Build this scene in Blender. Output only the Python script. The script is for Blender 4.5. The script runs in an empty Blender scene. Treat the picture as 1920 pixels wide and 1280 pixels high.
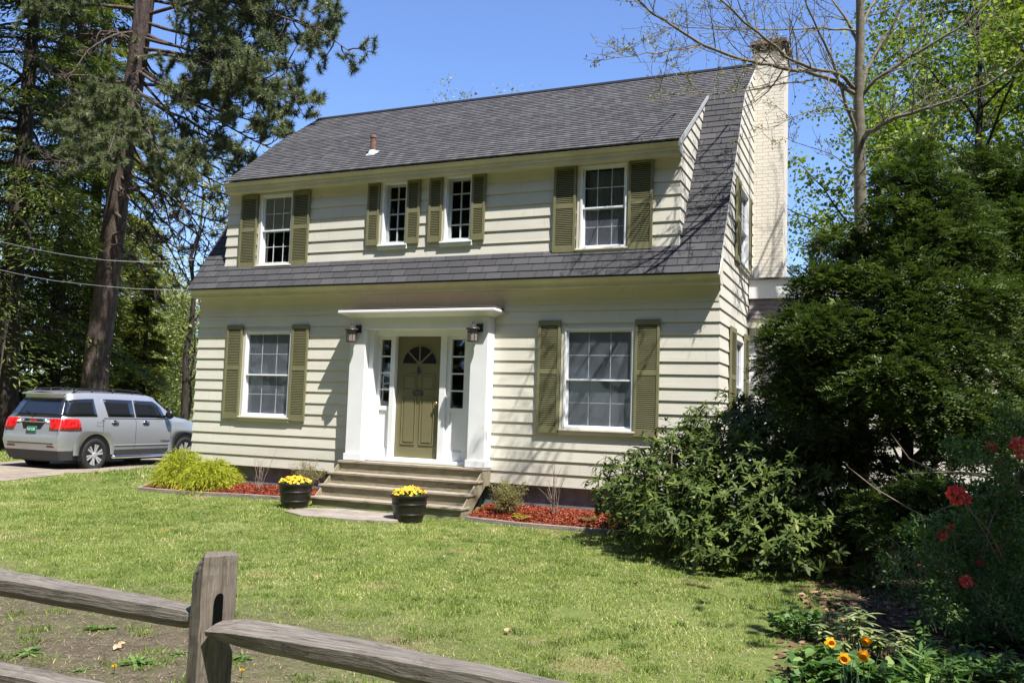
import bpy, math, random
import numpy as np
from mathutils import Vector, Matrix, noise

scene = bpy.context.scene
R = math.radians
# ---------------------------------------------------------------- camera
CAM = np.array([12.42, -13.2, 1.8])
YAW, PITCH, ROLL, FPX = -0.4073183, 0.08277697, 0.0333619, 1621.83
ca, sa, cb, sb, cc, sc_ = math.cos(YAW), math.sin(YAW), math.cos(PITCH), math.sin(PITCH), math.cos(ROLL), math.sin(ROLL)
_f = np.array([sa*cb, ca*cb, sb]); _r0 = np.array([ca, -sa, 0.0]); _u0 = np.cross(_r0, _f)
_r = cc*_r0 + sc_*_u0; _u = -sc_*_r0 + cc*_u0
cam_data = bpy.data.cameras.new('camera')
cam_data.sensor_width = 36.0; cam_data.lens = 36.0*FPX/1920.0
cam_data.clip_start = 0.05; cam_data.clip_end = 2000.0
cam = bpy.data.objects.new('camera', cam_data)
scene.collection.objects.link(cam)
cam.matrix_world = Matrix(((_r[0], _u[0], -_f[0], CAM[0]), (_r[1], _u[1], -_f[1], CAM[1]), (_r[2], _u[2], -_f[2], CAM[2]), (0, 0, 0, 1)))
scene.camera = cam
def at(px, py, depth):
    """world point seen at photo pixel px,py (1920x1280) at this depth in front of the camera"""
    return CAM + depth*(_f + _r*((px-960)/FPX) - _u*((py-640)/FPX))
# ---------------------------------------------------------------- world, sun, exposure
SUN_EL, SUN_AZ = 60.0, 57.0     # elevation; angle from the house front's normal towards +x
sdir = Vector((math.sin(R(SUN_AZ))*math.cos(R(SUN_EL)), -math.cos(R(SUN_AZ))*math.cos(R(SUN_EL)), math.sin(R(SUN_EL))))
world = bpy.data.worlds.new('World'); scene.world = world; world.use_nodes = True
wn = world.node_tree; wn.nodes.clear()
sky = wn.nodes.new('ShaderNodeTexSky'); sky.sky_type = 'NISHITA'; sky.sun_disc = False
sky.sun_elevation = R(SUN_EL); sky.sun_rotation = math.atan2(sdir.x, sdir.y)
sky.air_density = 1.0; sky.dust_density = 0.4; sky.ozone_density = 3.0; sky.altitude = 200
bg = wn.nodes.new('ShaderNodeBackground'); bg.inputs['Strength'].default_value = 0.082
wo = wn.nodes.new('ShaderNodeOutputWorld')
tint = wn.nodes.new('ShaderNodeMix'); tint.data_type = 'RGBA'; tint.blend_type = 'MULTIPLY'; tint.inputs[0].default_value = 1.0
tint.inputs[7].default_value = (1.20, 1.30, 1.60, 1); wn.links.new(sky.outputs[0], tint.inputs[6])
wn.links.new(tint.outputs[2], bg.inputs['Color']); wn.links.new(bg.outputs[0], wo.inputs['Surface'])
sl = bpy.data.lights.new('sun', 'SUN'); sl.energy = 5.0; sl.angle = R(0.53); sl.color = (1.0, 0.96, 0.89)
sun = bpy.data.objects.new('sun', sl); scene.collection.objects.link(sun)
sun.rotation_euler = (-sdir).to_track_quat('-Z', 'Y').to_euler(); sun.location = (20, -20, 30)
scene.view_settings.view_transform = 'Standard'; scene.view_settings.look = 'None'
scene.view_settings.exposure = 0.95; scene.view_settings.gamma = 1.0; scene.view_settings.use_curve_mapping = False
scene.render.engine = 'CYCLES'
scene.cycles.max_bounces = 6; scene.cycles.diffuse_bounces = 3; scene.cycles.glossy_bounces = 3
scene.cycles.transparent_max_bounces = 8; scene.cycles.transmission_bounces = 4
scene.cycles.use_denoising = True

# ---------------------------------------------------------------- helpers: objects
COL = scene.collection
def tag(o, label=None, cat=None, group=None, kind=None):
    if label: o['label'] = label
    if cat: o['category'] = cat
    if group: o['group'] = group
    if kind: o['kind'] = kind
    return o
def empty(name, loc=(0, 0, 0), rz=0.0, label=None, cat=None, group=None):
    o = bpy.data.objects.new(name, None); COL.objects.link(o)
    o.empty_display_size = 0.2
    o.location = loc; o.rotation_euler = (0, 0, rz)
    return tag(o, label, cat, group)
def link(name, me, mats, parent=None, loc=None):
    o = bpy.data.objects.new(name, me); COL.objects.link(o)
    for m in (mats if isinstance(mats, (list, tuple)) else [mats]): me.materials.append(m)
    if parent: o.parent = parent
    if loc is not None: o.location = loc
    return o
class MB:
    def __init__(s): s.v = []; s.f = []; s.m = []
    def add(s, vs, fs, mi=0):
        b = len(s.v); s.v.extend([tuple(float(c) for c in v) for v in vs])
        for f in fs: s.f.append([b+i for i in f]); s.m.append(mi)
        return s
    def box(s, x0, x1, y0, y1, z0, z1, mi=0):
        if x0 > x1: x0, x1 = x1, x0
        if y0 > y1: y0, y1 = y1, y0
        if z0 > z1: z0, z1 = z1, z0
        return s.add([(x0,y0,z0),(x1,y0,z0),(x1,y1,z0),(x0,y1,z0),(x0,y0,z1),(x1,y0,z1),(x1,y1,z1),(x0,y1,z1)],
                     [(0,3,2,1),(4,5,6,7),(0,1,5,4),(1,2,6,5),(2,3,7,6),(3,0,4,7)], mi)
    def hexa(s, p, mi=0):   # eight corners, bottom 4 (ccw from above) then top 4
        return s.add(p, [(0,3,2,1),(4,5,6,7),(0,1,5,4),(1,2,6,5),(2,3,7,6),(3,0,4,7)], mi)
    def prism(s, poly, axis, d0, d1, mi=0):
        """poly: 2D outline; axis 'x': (y,z) outline swept in x; 'y': (x,z); 'z': (x,y)"""
        def P(a, b, d): return {'x': (d, a, b), 'y': (a, d, b), 'z': (a, b, d)}[axis]
        n = len(poly); vs = [P(a, b, d0) for a, b in poly]+[P(a, b, d1) for a, b in poly]
        fs = [list(range(n)), list(range(2*n-1, n-1, -1))]+[[i, n+i, n+(i+1) % n, (i+1) % n] for i in range(n)]
        return s.add(vs, fs, mi)
    def tube(s, pts, rad, n=8, mi=0, cap=True):
        pts = [Vector(p) for p in pts]; k = len(pts)
        if not isinstance(rad, (list, tuple, np.ndarray)): rad = [rad]*k
        t0 = (pts[1]-pts[0]).normalized(); a = Vector((0, 0, 1)) if abs(t0.z) < .9 else Vector((1, 0, 0))
        nx = t0.cross(a).normalized(); vs = []
        for i in range(k):
            t = (pts[min(i+1, k-1)]-pts[max(i-1, 0)])
            t = t.normalized() if t.length > 1e-9 else t0
            nx = (nx-t*nx.dot(t)).normalized(); ny = t.cross(nx)
            for j in range(n):
                an = 2*math.pi*j/n; vs.append(pts[i]+(nx*math.cos(an)+ny*math.sin(an))*rad[i])
        fs = [[i*n+j, i*n+(j+1) % n, (i+1)*n+(j+1) % n, (i+1)*n+j] for i in range(k-1) for j in range(n)]
        if cap: fs.append(list(range(n-1, -1, -1))); fs.append([(k-1)*n+j for j in range(n)])
        return s.add(vs, fs, mi)
    def lathe(s, prof, n=24, c=(0, 0, 0), mi=0, M=None):
        vs = []
        for r, z in prof:
            for j in range(n):
                an = 2*math.pi*j/n; p = Vector((r*math.cos(an), r*math.sin(an), z))
                if M is not None: p = M @ p
                vs.append((p.x+c[0], p.y+c[1], p.z+c[2]))
        k = len(prof)
        fs = [[i*n+j, i*n+(j+1) % n, (i+1)*n+(j+1) % n, (i+1)*n+j] for i in range(k-1) for j in range(n)]
        return s.add(vs, fs, mi)
    def build(s, name, mats, parent=None, smooth=False, bevel=0, loc=None, seg=1):
        me = bpy.data.meshes.new(name); me.from_pydata(s.v, [], s.f)
        me.polygons.foreach_set('material_index', s.m)
        if smooth: me.polygons.foreach_set('use_smooth', [True]*len(s.f))
        me.update(); o = link(name, me, mats, parent, loc)
        if bevel:
            b = o.modifiers.new('bevel', 'BEVEL'); b.width = bevel; b.segments = seg; b.limit_method = 'ANGLE'; b.angle_limit = R(35)
        return o
def np_mesh(name, V, k, mats, parent=None, tint=None, smooth=False, loc=None, mi=None):
    """V (F*k,3): independent faces of k corners"""
    V = np.ascontiguousarray(V, dtype=np.float32).reshape(-1, 3); N = len(V); F = N//k
    me = bpy.data.meshes.new(name); me.vertices.add(N); me.vertices.foreach_set('co', V.ravel())
    me.loops.add(N); me.loops.foreach_set('vertex_index', np.arange(N, dtype=np.int32))
    me.polygons.add(F); me.polygons.foreach_set('loop_start', np.arange(F, dtype=np.int32)*k)
    me.polygons.foreach_set('loop_total', np.full(F, k, dtype=np.int32))
    if mi is not None: me.polygons.foreach_set('material_index', np.asarray(mi, dtype=np.int32))
    if tint is not None:
        a = me.attributes.new('tint', 'FLOAT', 'FACE'); a.data.foreach_set('value', np.asarray(tint, dtype=np.float32))
    me.update(calc_edges=True)
    return link(name, me, mats, parent, loc)

# ---------------------------------------------------------------- helpers: materials
def rgb(h):  # sRGB 0-255 triple -> linear
    return tuple(((c/255)/12.92 if c/255 <= .04045 else ((c/255+.055)/1.055)**2.4) for c in h)
class NT:
    def __init__(s, name):
        s.m = bpy.data.materials.new(name); s.m.use_nodes = True; s.t = s.m.node_tree; s.n = s.t.nodes; s.l = s.t.links
        s.b = s.n['Principled BSDF']; s.out = s.n['Material Output']
    def new(s, ty, **kw):
        n = s.n.new(ty)
        for k, v in kw.items():
            if k.startswith('i_'): n.inputs[k[2:].replace('_', ' ')].default_value = v
            else: setattr(n, k, v)
        return n
    def lk(s, a, b): s.l.new(a, b)
    def noise(s, scale, detail=4, rough=.55, vec=None, dist=0):
        n = s.new('ShaderNodeTexNoise'); n.inputs['Scale'].default_value = scale; n.inputs['Detail'].default_value = detail
        n.inputs['Roughness'].default_value = rough; n.inputs['Distortion'].default_value = dist
        s.lk(vec if vec is not None else s.obj(), n.inputs['Vector']); return n.outputs['Fac']
    def obj(s):
        if not hasattr(s, '_tc'): s._tc = s.new('ShaderNodeTexCoord')
        return s._tc.outputs['Object']
    def map(s, scale=(1, 1, 1), rot=(0, 0, 0), loc=(0, 0, 0), vec=None):
        m = s.new('ShaderNodeMapping'); m.inputs['Scale'].default_value = scale; m.inputs['Rotation'].default_value = rot
        m.inputs['Location'].default_value = loc
        s.lk(vec if vec is not None else s.obj(), m.inputs['Vector']); return m.outputs[0]
    def ramp(s, fac, stops, interp='LINEAR'):
        r = s.new('ShaderNodeValToRGB'); r.color_ramp.interpolation = interp
        e = r.color_ramp.elements
        while len(e) < len(stops): e.new(0.5)
        for i, (p, c) in enumerate(stops):
            e[i].position = p; e[i].color = (*c, 1) if len(c) == 3 else c
        s.lk(fac, r.inputs[0]); return r.outputs[0]
    def mix(s, fac, a, b, mode='MIX'):
        m = s.new('ShaderNodeMix'); m.data_type = 'RGBA'; m.blend_type = mode
        for v, i in ((fac, 0), (a, 6), (b, 7)):
            if isinstance(v, (int, float)): m.inputs[i].default_value = v
            elif isinstance(v, tuple): m.inputs[i].default_value = (*v, 1) if len(v) == 3 else v
            else: s.lk(v, m.inputs[i])
        return m.outputs[2]
    def math(s, op, a, b=0.0, clamp=False):
        m = s.new('ShaderNodeMath', operation=op, use_clamp=clamp)
        for v, i in ((a, 0), (b, 1)):
            if isinstance(v, (int, float)): m.inputs[i].default_value = v
            else: s.lk(v, m.inputs[i])
        return m.outputs[0]
    def attr(s, name):
        a = s.new('ShaderNodeAttribute'); a.attribute_name = name; return a.outputs['Fac']
    def bump(s, h, strength=.3, dist=.01):
        b = s.new('ShaderNodeBump'); b.inputs['Strength'].default_value = strength; b.inputs['Distance'].default_value = dist
        s.lk(h, b.inputs['Height']); s.lk(b.outputs[0], s.b.inputs['Normal']); return b
    def col(s, c):
        if isinstance(c, tuple): s.b.inputs['Base Color'].default_value = (*c, 1)
        else: s.lk(c, s.b.inputs['Base Color'])
    def set(s, rough=.6, spec=.5, metal=0.0):
        s.b.inputs['Roughness'].default_value = rough; s.b.inputs['Specular IOR Level'].default_value = spec; s.b.inputs['Metallic'].default_value = metal
        return s
def simple(name, c, rough=.6, spec=.5, metal=0, var=.12, vs=6, bs=0, bstr=.2, bd=.004):
    t = NT(name); c = tuple(c)
    lo = tuple(x*(1-var) for x in c); hi = tuple(min(1, x*(1+var)) for x in c)
    t.col(t.ramp(t.noise(vs, 5), [(.3, lo), (.7, hi)])) if var else t.col(c)
    t.set(rough, spec, metal)
    if bs: t.bump(t.noise(bs, 4), bstr, bd)
    return t.m
def leafmat(name, c0, c1, rough=.5, spec=.4, trans=.25, c2=None):
    t = NT(name); a = t.attr('tint')
    st = [(0, c0), (1, c1)] if c2 is None else [(0, c0), (.6, c1), (1, c2)]
    c = t.ramp(a, st)
    t.col(c); t.set(rough, spec)
    tr = t.new('ShaderNodeBsdfTranslucent'); t.lk(t.mix(1.0, c, (.9, 1.0, .45), 'MULTIPLY'), tr.inputs['Color'])
    ms = t.new('ShaderNodeMixShader'); ms.inputs[0].default_value = trans
    t.lk(t.b.outputs[0], ms.inputs[1]); t.lk(tr.outputs[0], ms.inputs[2]); t.lk(ms.outputs[0], t.out.inputs['Surface'])
    return t.m
# ================================================================ materials
def siding_mat():
    t = NT('cream_clapboard_paint')
    big = t.noise(1.3, 5); grain = t.noise(1, 4, vec=t.map((1.2, 1.2, 60)))
    c = t.ramp(big, [(.3, (.60, .575, .50)), (.7, (.68, .655, .58))])
    c = t.mix(t.math('MULTIPLY', t.math('GREATER_THAN', t.noise(9, 6), .66), .35), c, (.50, .45, .34))
    # butt joints between board lengths, one or two per course; splash dirt near the ground
    v = t.new('ShaderNodeSeparateXYZ'); t.lk(t.obj(), v.inputs[0]); row = t.math('FLOOR', t.math('DIVIDE', t.math('SUBTRACT', v.outputs[2], .648), .203))
    wn_ = t.new('ShaderNodeTexWhiteNoise'); wn_.noise_dimensions = '1D'; t.lk(row, wn_.inputs['W'])
    ph = t.math('FRACT', t.math('ADD', t.math('DIVIDE', t.math('ADD', v.outputs[0], v.outputs[1]), 4.3), wn_.outputs['Value']))
    c = t.mix(t.math('MULTIPLY', t.math('LESS_THAN', ph, .0010), .6), c, (.14, .12, .09))
    bt = t.mix(wn_.outputs['Value'], (.93, .93, .92), (1.04, 1.04, 1.03)); c = t.mix(1.0, c, bt, 'MULTIPLY')
    dirt = t.math('MULTIPLY', t.math('SUBTRACT', 1.25, v.outputs[2]), t.math('MULTIPLY', t.noise(6, 5), .55), True)
    c = t.mix(dirt, c, (.36, .31, .22))
    t.col(t.mix(.14, c, t.ramp(grain, [(.35, (.42, .39, .31)), (.65, (.8, .76, .64))])))
    t.set(.55, .35); t.bump(grain, .35, .003); return t.m
M_SIDING = siding_mat()
M_CREAM = simple('cream_trim_paint', (.65, .61, .49), .5, .35, var=.08, vs=3, bs=25, bstr=.1)
M_SOFFIT = simple('cream_soffit_bounce_tint', (.60, .56, .41), .55, .3, var=.12, vs=2, bs=30, bstr=.1)  # cream paint, its colour yellowed to carry light bounced off the grass
M_WHITE = simple('white_trim_paint', (.78, .79, .80), .45, .4, var=.05, vs=2.2, bs=22, bstr=.12)
M_VINYL = simple('white_window_frame', (.76, .78, .80), .4, .45, var=.04, vs=5)
M_OLIVE = simple('olive_shutter_paint', (.195, .188, .100), .5, .4, var=.10, vs=4, bs=60, bstr=.15)
M_DOOR = simple('olive_door_paint', (.168, .152, .078), .42, .5, var=.05, vs=3)
M_BLACKMETAL = simple('dark_bronze_metal', (.035, .03, .03), .4, .5, var=.1)
M_DARK = simple('dark_interior_and_shade', (.02, .02, .022), .9, .1, var=.2)
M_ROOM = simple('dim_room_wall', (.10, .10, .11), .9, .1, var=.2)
M_LEAD = simple('dull_flashing', (.45, .46, .47), .5, .5, .3, var=.2, vs=8)
def curtain_mat():
    t = NT('net_curtain'); w = t.new('ShaderNodeTexWave', wave_type='BANDS', bands_direction='X')
    w.inputs['Scale'].default_value = 1.1; w.inputs['Distortion'].default_value = 2.5; w.inputs['Detail'].default_value = 2
    t.lk(t.obj(), w.inputs['Vector'])
    t.col(t.ramp(w.outputs['Fac'], [(.1, (.38, .42, .49)), (.9, (.45, .49, .56))])); t.set(.9, .1); return t.m
M_CURTAIN = curtain_mat()
M_BLIND = simple('pale_roller_blind', (.82, .84, .80), .8, .2, var=.05, vs=4)
def glass_mat(name, tint=(.80, .85, .88), refl=.045):
    t = NT(name)
    tr = t.new('ShaderNodeBsdfTransparent'); tr.inputs[0].default_value = (*tint, 1)
    gl = t.new('ShaderNodeBsdfGlossy'); gl.inputs['Roughness'].default_value = .03; gl.inputs[0].default_value = (.95, .97, 1, 1)
    fr = t.new('ShaderNodeFresnel'); fr.inputs[0].default_value = 1.5
    nz = t.new('ShaderNodeBump'); nz.inputs['Strength'].default_value = .06; nz.inputs['Distance'].default_value = .02
    t.lk(t.noise(2.5, 2), nz.inputs['Height']); t.lk(nz.outputs[0], gl.inputs['Normal'])
    ms = t.new('ShaderNodeMixShader'); t.lk(t.math('ADD', fr.outputs[0], refl, True), ms.inputs[0])
    t.lk(tr.outputs[0], ms.inputs[1]); t.lk(gl.outputs[0], ms.inputs[2]); t.lk(ms.outputs[0], t.out.inputs['Surface'])
    return t.m
M_GLASS = glass_mat('window_glass')
def screen_mat():
    t = NT('insect_screen'); tr = t.new('ShaderNodeBsdfTransparent'); df = t.new('ShaderNodeBsdfDiffuse'); df.inputs[0].default_value = (.24, .26, .31, 1)
    w = t.math('ADD', .22, t.math('MULTIPLY', t.noise(2.2, 4), .18)); ms = t.new('ShaderNodeMixShader'); t.lk(w, ms.inputs[0]); t.lk(tr.outputs[0], ms.inputs[1]); t.lk(df.outputs[0], ms.inputs[2]); t.lk(ms.outputs[0], t.out.inputs['Surface']); return t.m
M_SCREEN = screen_mat()
def lamp_glass():
    t = NT('seeded_lantern_glass'); tr = t.new('ShaderNodeBsdfTransparent'); t.col((.36, .29, .26)); t.set(.25, .7); ms = t.new('ShaderNodeMixShader'); t.lk(t.math('ADD', .45, t.math('MULTIPLY', t.noise(60, 3), .3)), ms.inputs[0])
    t.lk(tr.outputs[0], ms.inputs[1]); t.lk(t.b.outputs[0], ms.inputs[2]); t.lk(ms.outputs[0], t.out.inputs['Surface']); return t.m
M_LAMPGLASS = lamp_glass()
def shingle_mat(name, a, b, c, cs=.31):
    """asphalt tabs: colour per tab from a brick-like cell in the roof's own length direction"""
    t = NT(name)
    at_ = t.attr('course')
    tc = t.new('ShaderNodeSeparateXYZ'); t.lk(t.obj(), tc.inputs[0])
    xx = t.math('ADD', t.math('DIVIDE', tc.outputs[0], cs), t.math('MULTIPLY', at_, 7.31))
    xx = t.math('ADD', xx, t.math('DIVIDE', tc.outputs[1], 9.0))
    cell = t.math('FLOOR', xx)
    wn_ = t.new('ShaderNodeTexWhiteNoise'); wn_.noise_dimensions = '2D'
    cb_ = t.new('ShaderNodeCombineXYZ'); t.lk(cell, cb_.inputs[0]); t.lk(at_, cb_.inputs[1]); t.lk(cb_.outputs[0], wn_.inputs['Vector'])
    base = t.ramp(wn_.outputs['Value'], [(.0, a), (.5, b), (1, c)])
    g = t.noise(260, 2); base = t.mix(.5, base, t.ramp(g, [(.35, tuple(x*.45 for x in a)), (.65, tuple(x*1.5 for x in c))]))
    st = t.noise(1.1, 4); base = t.mix(t.math('MULTIPLY', st, .25), base, tuple(x*.7 for x in b))
    fr = t.math('FRACT', xx); gap = t.math('LESS_THAN', fr, .045)
    t.col(t.mix(t.math('MULTIPLY', gap, .7), base, (.012, .012, .014))); t.set(.85, .2); t.bump(g, .4, .003); return t.m
M_SHINGLE = shingle_mat('grey_asphalt_shingles', (.030, .0295, .032), (.082, .081, .085), (.150, .148, .153), .13)
M_SHINGLE2 = shingle_mat('charcoal_asphalt_shingles', (.038, .037, .040), (.055, .054, .058), (.092, .090, .094), .30)
def brick_mat():
    t = NT('cream_painted_brick')
    v = t.new('ShaderNodeSeparateXYZ'); t.lk(t.obj(), v.inputs[0])
    cb_ = t.new('ShaderNodeCombineXYZ'); t.lk(t.math('ADD', v.outputs[0], v.outputs[1]), cb_.inputs[0]); t.lk(v.outputs[2], cb_.inputs[1])
    b = t.new('ShaderNodeTexBrick'); t.lk(cb_.outputs[0], b.inputs['Vector'])
    b.inputs['Scale'].default_value = 1.0; b.inputs['Brick Width'].default_value = .21; b.inputs['Row Height'].default_value = .069
    b.inputs['Mortar Size'].default_value = .007; b.inputs['Mortar Smooth'].default_value = .3
    b.inputs['Color1'].default_value = (.70, .65, .555, 1); b.inputs['Color2'].default_value = (.76, .71, .615, 1); b.inputs['Mortar'].default_value = (.55, .50, .42, 1)
    # bare, weathered brick where the paint is gone: only near the top of the stack
    hz = t.math('MULTIPLY', t.math('SUBTRACT', v.outputs[2], 8.2), 1.1, True)
    wear = t.math('GREATER_THAN', t.math('ADD', t.noise(5, 6, .7), t.math('MULTIPLY', hz, .33)), .72)
    t.col(t.mix(t.math('MULTIPLY', wear, .75), b.outputs['Color'], t.ramp(t.noise(14, 4), [(.3, (.18, .13, .12)), (.7, (.36, .27, .24))])))
    t.set(.8, .2)
    h = t.math('SUBTRACT', t.math('MULTIPLY', t.noise(30, 4), .35), b.outputs['Fac']); t.bump(h, .6, .012); return t.m
M_BRICK = brick_mat()
M_FOUND = simple('grey_parged_foundation', (.16, .19, .205), .8, .2, var=.3, vs=4, bs=18, bstr=.6, bd=.01)
def wood_mat(name, a, b, c, axis=0, sc=1.0, green=0.0):
    t = NT(name)
    s = [14*sc]*3; s[axis] = .9*sc
    g = t.noise(3.2, 7, .65, vec=t.map(tuple(s)), dist=.6)
    col = t.ramp(g, [(.28, a), (.5, b), (.72, c)])
    if green: col = t.mix(t.math('MULTIPLY', t.math('SUBTRACT', t.noise(3, 4), .35), green, True), col, (.13, .135, .05))
    s2 = [60*sc]*3; s2[axis] = 1.3*sc
    crack = t.math('LESS_THAN', t.noise(2.2, 3, .5, vec=t.map(tuple(s2))), .34)
    col = t.mix(t.math('MULTIPLY', t.math('GREATER_THAN', t.noise(5, 5, .7), .58), .40), col, tuple(x*.55 for x in b))
    t.col(t.mix(t.math('MULTIPLY', crack, .8), col, tuple(x*.2 for x in a))); t.set(.8, .2)
    t.bump(t.math('SUBTRACT', g, t.math('MULTIPLY', crack, 1.2)), .8, .010); return t.m
M_STEP = wood_mat('weathered_deck_boards', (.20, .17, .115), (.29, .255, .18), (.38, .34, .25), 0, 1, .8)
M_TREAD = wood_mat('worn_step_treads', (.24, .20, .15), (.34, .29, .225), (.44, .385, .31), 0, 1, .0)
M_RAIL = wood_mat('grey_split_rail_wood', (.085, .072, .06), (.17, .15, .13), (.27, .245, .215), 0, 1.6)
M_POST = wood_mat('grey_fence_post_wood', (.085, .07, .055), (.165, .14, .115), (.26, .225, .185), 2, 1.6)
M_TIMBER = wood_mat('old_landscape_timber', (.16, .13, .11), (.25, .21, .18), (.34, .30, .26), 0, 1)
M_MULCH = simple('red_bark_mulch', (.20, .045, .025), .9, .1, var=.5, vs=30, bs=40, bstr=1, bd=.03)
def chip_mat():
    t = NT('red_mulch_chips'); t.col(t.ramp(t.attr('tint'), [(0, (.09, .018, .010)), (.5, (.25, .05, .024)), (1, (.42, .12, .065))])); t.set(.85, .15); return t.m
M_CHIP = chip_mat()
M_SLAB = simple('grey_stone_slab', (.27, .235, .20), .85, .2, var=.3, vs=3, bs=14, bstr=.5, bd=.01)
def bark_mat(name, a, b, c, s=(9, 9, 1.2), bd=.03):
    t = NT(name); g = t.noise(1.8, 7, .7, vec=t.map(s), dist=.4); f = t.noise(14, 4)
    t.col(t.mix(.25, t.ramp(g, [(.32, a), (.5, b), (.68, c)]), t.ramp(f, [(.3, a), (.7, c)]))); t.set(.9, .15)
    t.bump(g, .9, bd); return t.m
M_PINEBARK = bark_mat('pine_bark', (.04, .030, .026), (.10, .074, .063), (.21, .165, .145), (5.5, 5.5, .8), .08)
M_DARKBARK = bark_mat('dark_hemlock_bark', (.02, .016, .014), (.05, .04, .034), (.09, .075, .065))
M_MAPLEBARK = bark_mat('smooth_maple_bark', (.10, .09, .065), (.17, .15, .11), (.26, .235, .185), (3, 3, 6), .006)
M_TWIG = simple('grey_twigs', (.22, .17, .14), .8, .2, var=.3, vs=8)
# ================================================================ the house (origin = left front corner of its front wall, z=0 lawn level)
W = 10.13; DEP = 7.1
def sm(a, b, x):
    t = np.clip((x-a)/(b-a), 0, 1); return t*t*(3-2*t)
def gz(x, y):
    """terrain height"""
    x = np.asarray(x, dtype=float); y = np.asarray(y, dtype=float)
    z = .12+.15*sm(-1.3, -.1, y)*(1-sm(2, 6, y)*.4)
    z = z+.10*sm(-.5, -3, x)*sm(-9, -2, y)*(1-sm(-1.3, -.1, y))+0*x
    z = z+.03*np.sin(x*.8+1)*np.sin(y*.7)*(1-sm(-1.3, -.6, y))
    z = z-.03*sm(-6, -12, y)
    far = np.hypot(x-5, y)
    return z-.6*sm(12, 40, far)*sm(4, 14, y)
def laps(mb, O, U, V, N, rows, t, openings=(), lift=.003, under=.0, course=None, idx0=0):
    """rows: (b0,b1,left(b,p),right(b,p)) lapped boards/shingle courses whose lower edge stands t proud"""
    O, U, V, N = map(Vector, (O, U, V, N))
    P = lambda a, b, p: O+U*a+V*b+N*p
    for ri, (b0, b1, lf, rf) in enumerate(rows):
        pr = lambda b: lift+t*max(0, (1-(b-b0)/(b1-b0)))
        cuts = sorted({b0, b1}|{c for o in openings for c in (o[2], o[3]) if b0 < c < b1})
        for ba, bb in zip(cuts[:-1], cuts[1:]):
            mid = (ba+bb)/2
            ops = sorted([(o[0], o[1]) for o in openings if o[2] < mid < o[3]])
            segs = []; cur = None
            for (oa, ob) in ops: segs.append((cur, oa)); cur = ob
            segs.append((cur, None))
            for (sa, sb_) in segs:
                pa, pb = pr(ba), pr(bb)
                la = sa if sa is not None else lf(ba, pa); lb = sa if sa is not None else lf(bb, pb)
                ra = sb_ if sb_ is not None else rf(ba, pa); rb = sb_ if sb_ is not None else rf(bb, pb)
                if ra-la < 1e-4 and rb-lb < 1e-4: continue
                vs = [P(la, ba, pa), P(ra, ba, pa), P(rb, bb, pb), P(lb, bb, pb), P(la, ba, -under), P(ra, ba, -under)]
                fs = [(0, 1, 2, 3)]
                if ba == b0: fs.append((4, 5, 1, 0))
                mb.add(vs, fs)
                if course is not None: course.extend([idx0+ri]*len(fs))
def rows_between(z0, z1, e, lf, rf, off=0.0):
    out = []; b = z0+off
    rj = np.random.default_rng(int(e*1e4)); es = [z0+off]
    while es[-1] < z1-1e-6: es.append(min(es[-1]+e, z1))
    es = [q+(rj.normal(0, .0022) if 0 < i < len(es)-1 else 0) for i, q in enumerate(es)]
    for a, b_ in zip(es[:-1], es[1:]): out.append((a, b_, lf, rf))
    return out
def add_course(o, course):
    a = o.data.attributes.new('course', 'FLOAT', 'FACE'); a.data.foreach_set('value', np.array(course, dtype=np.float32))

house = empty('clapboard_house', (0, 0, 0), 0, 'cream two-storey gambrel clapboard house with olive shutters and a white front portico', 'house')
EZ0, EY = 3.99, -.30          # lower eave edge
BY, BZ = 2.09, 7.63           # gambrel break
RY, RZ = 3.55, 8.68           # ridge
DY, DZ = -.245, 6.095           # dormer eave edge
DX0, DX1 = .53, 9.49; DW = .03   # dormer walls
Z0 = .65
EXPO = .203
LW = (1.17, 2.26, 1.58, 3.20); RW = (7.665, 8.83, 1.58, 3.205)
U1 = (1.35, 2.10, 4.47, 5.85); U2 = (7.86, 8.65, 4.50, 5.88)
S1 = (4.085, 4.60, 4.74, 5.89); S2 = (5.35, 5.885, 4.74, 5.91)
PORT = (3.60, 6.37, .0, 3.45)
# --- front wall
mb = MB()
rows = rows_between(Z0, 3.88, EXPO, lambda b, p: -.004-p, lambda b, p: W+p)
laps(mb, (0, 0, 0), (1, 0, 0), (0, 0, 1), (0, -1, 0), rows, .019, [LW, RW, PORT])
mb.box(0, W, .012, .06, Z0, .80)         # sill board behind the lowest course
front = mb.build('front_wall', M_SIDING, house)
# --- right gable wall
def yprof(z):
    if z < 3.95: return 0.0
    if z < BZ-.05: return max(0, (z-EZ0-.02)*(BY-EY)/(BZ-EZ0)+EY+.03)
    return BY+(z-BZ+.05)*(RY-BY)/(RZ-BZ)
GW_U = (1.75, 2.72, 4.50, 5.86); GW_L = (1.42, 2.27, 1.60, 3.18)
mb = MB()
rows = rows_between(Z0, 8.60, EXPO, lambda b, p: (-p if b < 3.9 else yprof(b)), lambda b, p: DEP-yprof(b)+.0)
laps(mb, (W, 0, 0), (0, 1, 0), (0, 0, 1), (1, 0, 0), rows, .019, [GW_U, GW_L])
mb.build('gable_wall', M_SIDING, house)
# left and back walls, plain laps
mb = MB()
laps(mb, (0, DEP, 0), (0, -1, 0), (0, 0, 1), (-1, 0, 0), rows_between(Z0, 8.60, EXPO, lambda b, p: yprof(b), lambda b, p: DEP-yprof(b)), .022)
laps(mb, (W, DEP, 0), (-1, 0, 0), (0, 0, 1), (0, 1, 0), rows_between(Z0, 6.0, EXPO, lambda b, p: 0, lambda b, p: W), .022)
mb.build('rear_wall', M_SIDING, house)
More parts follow.
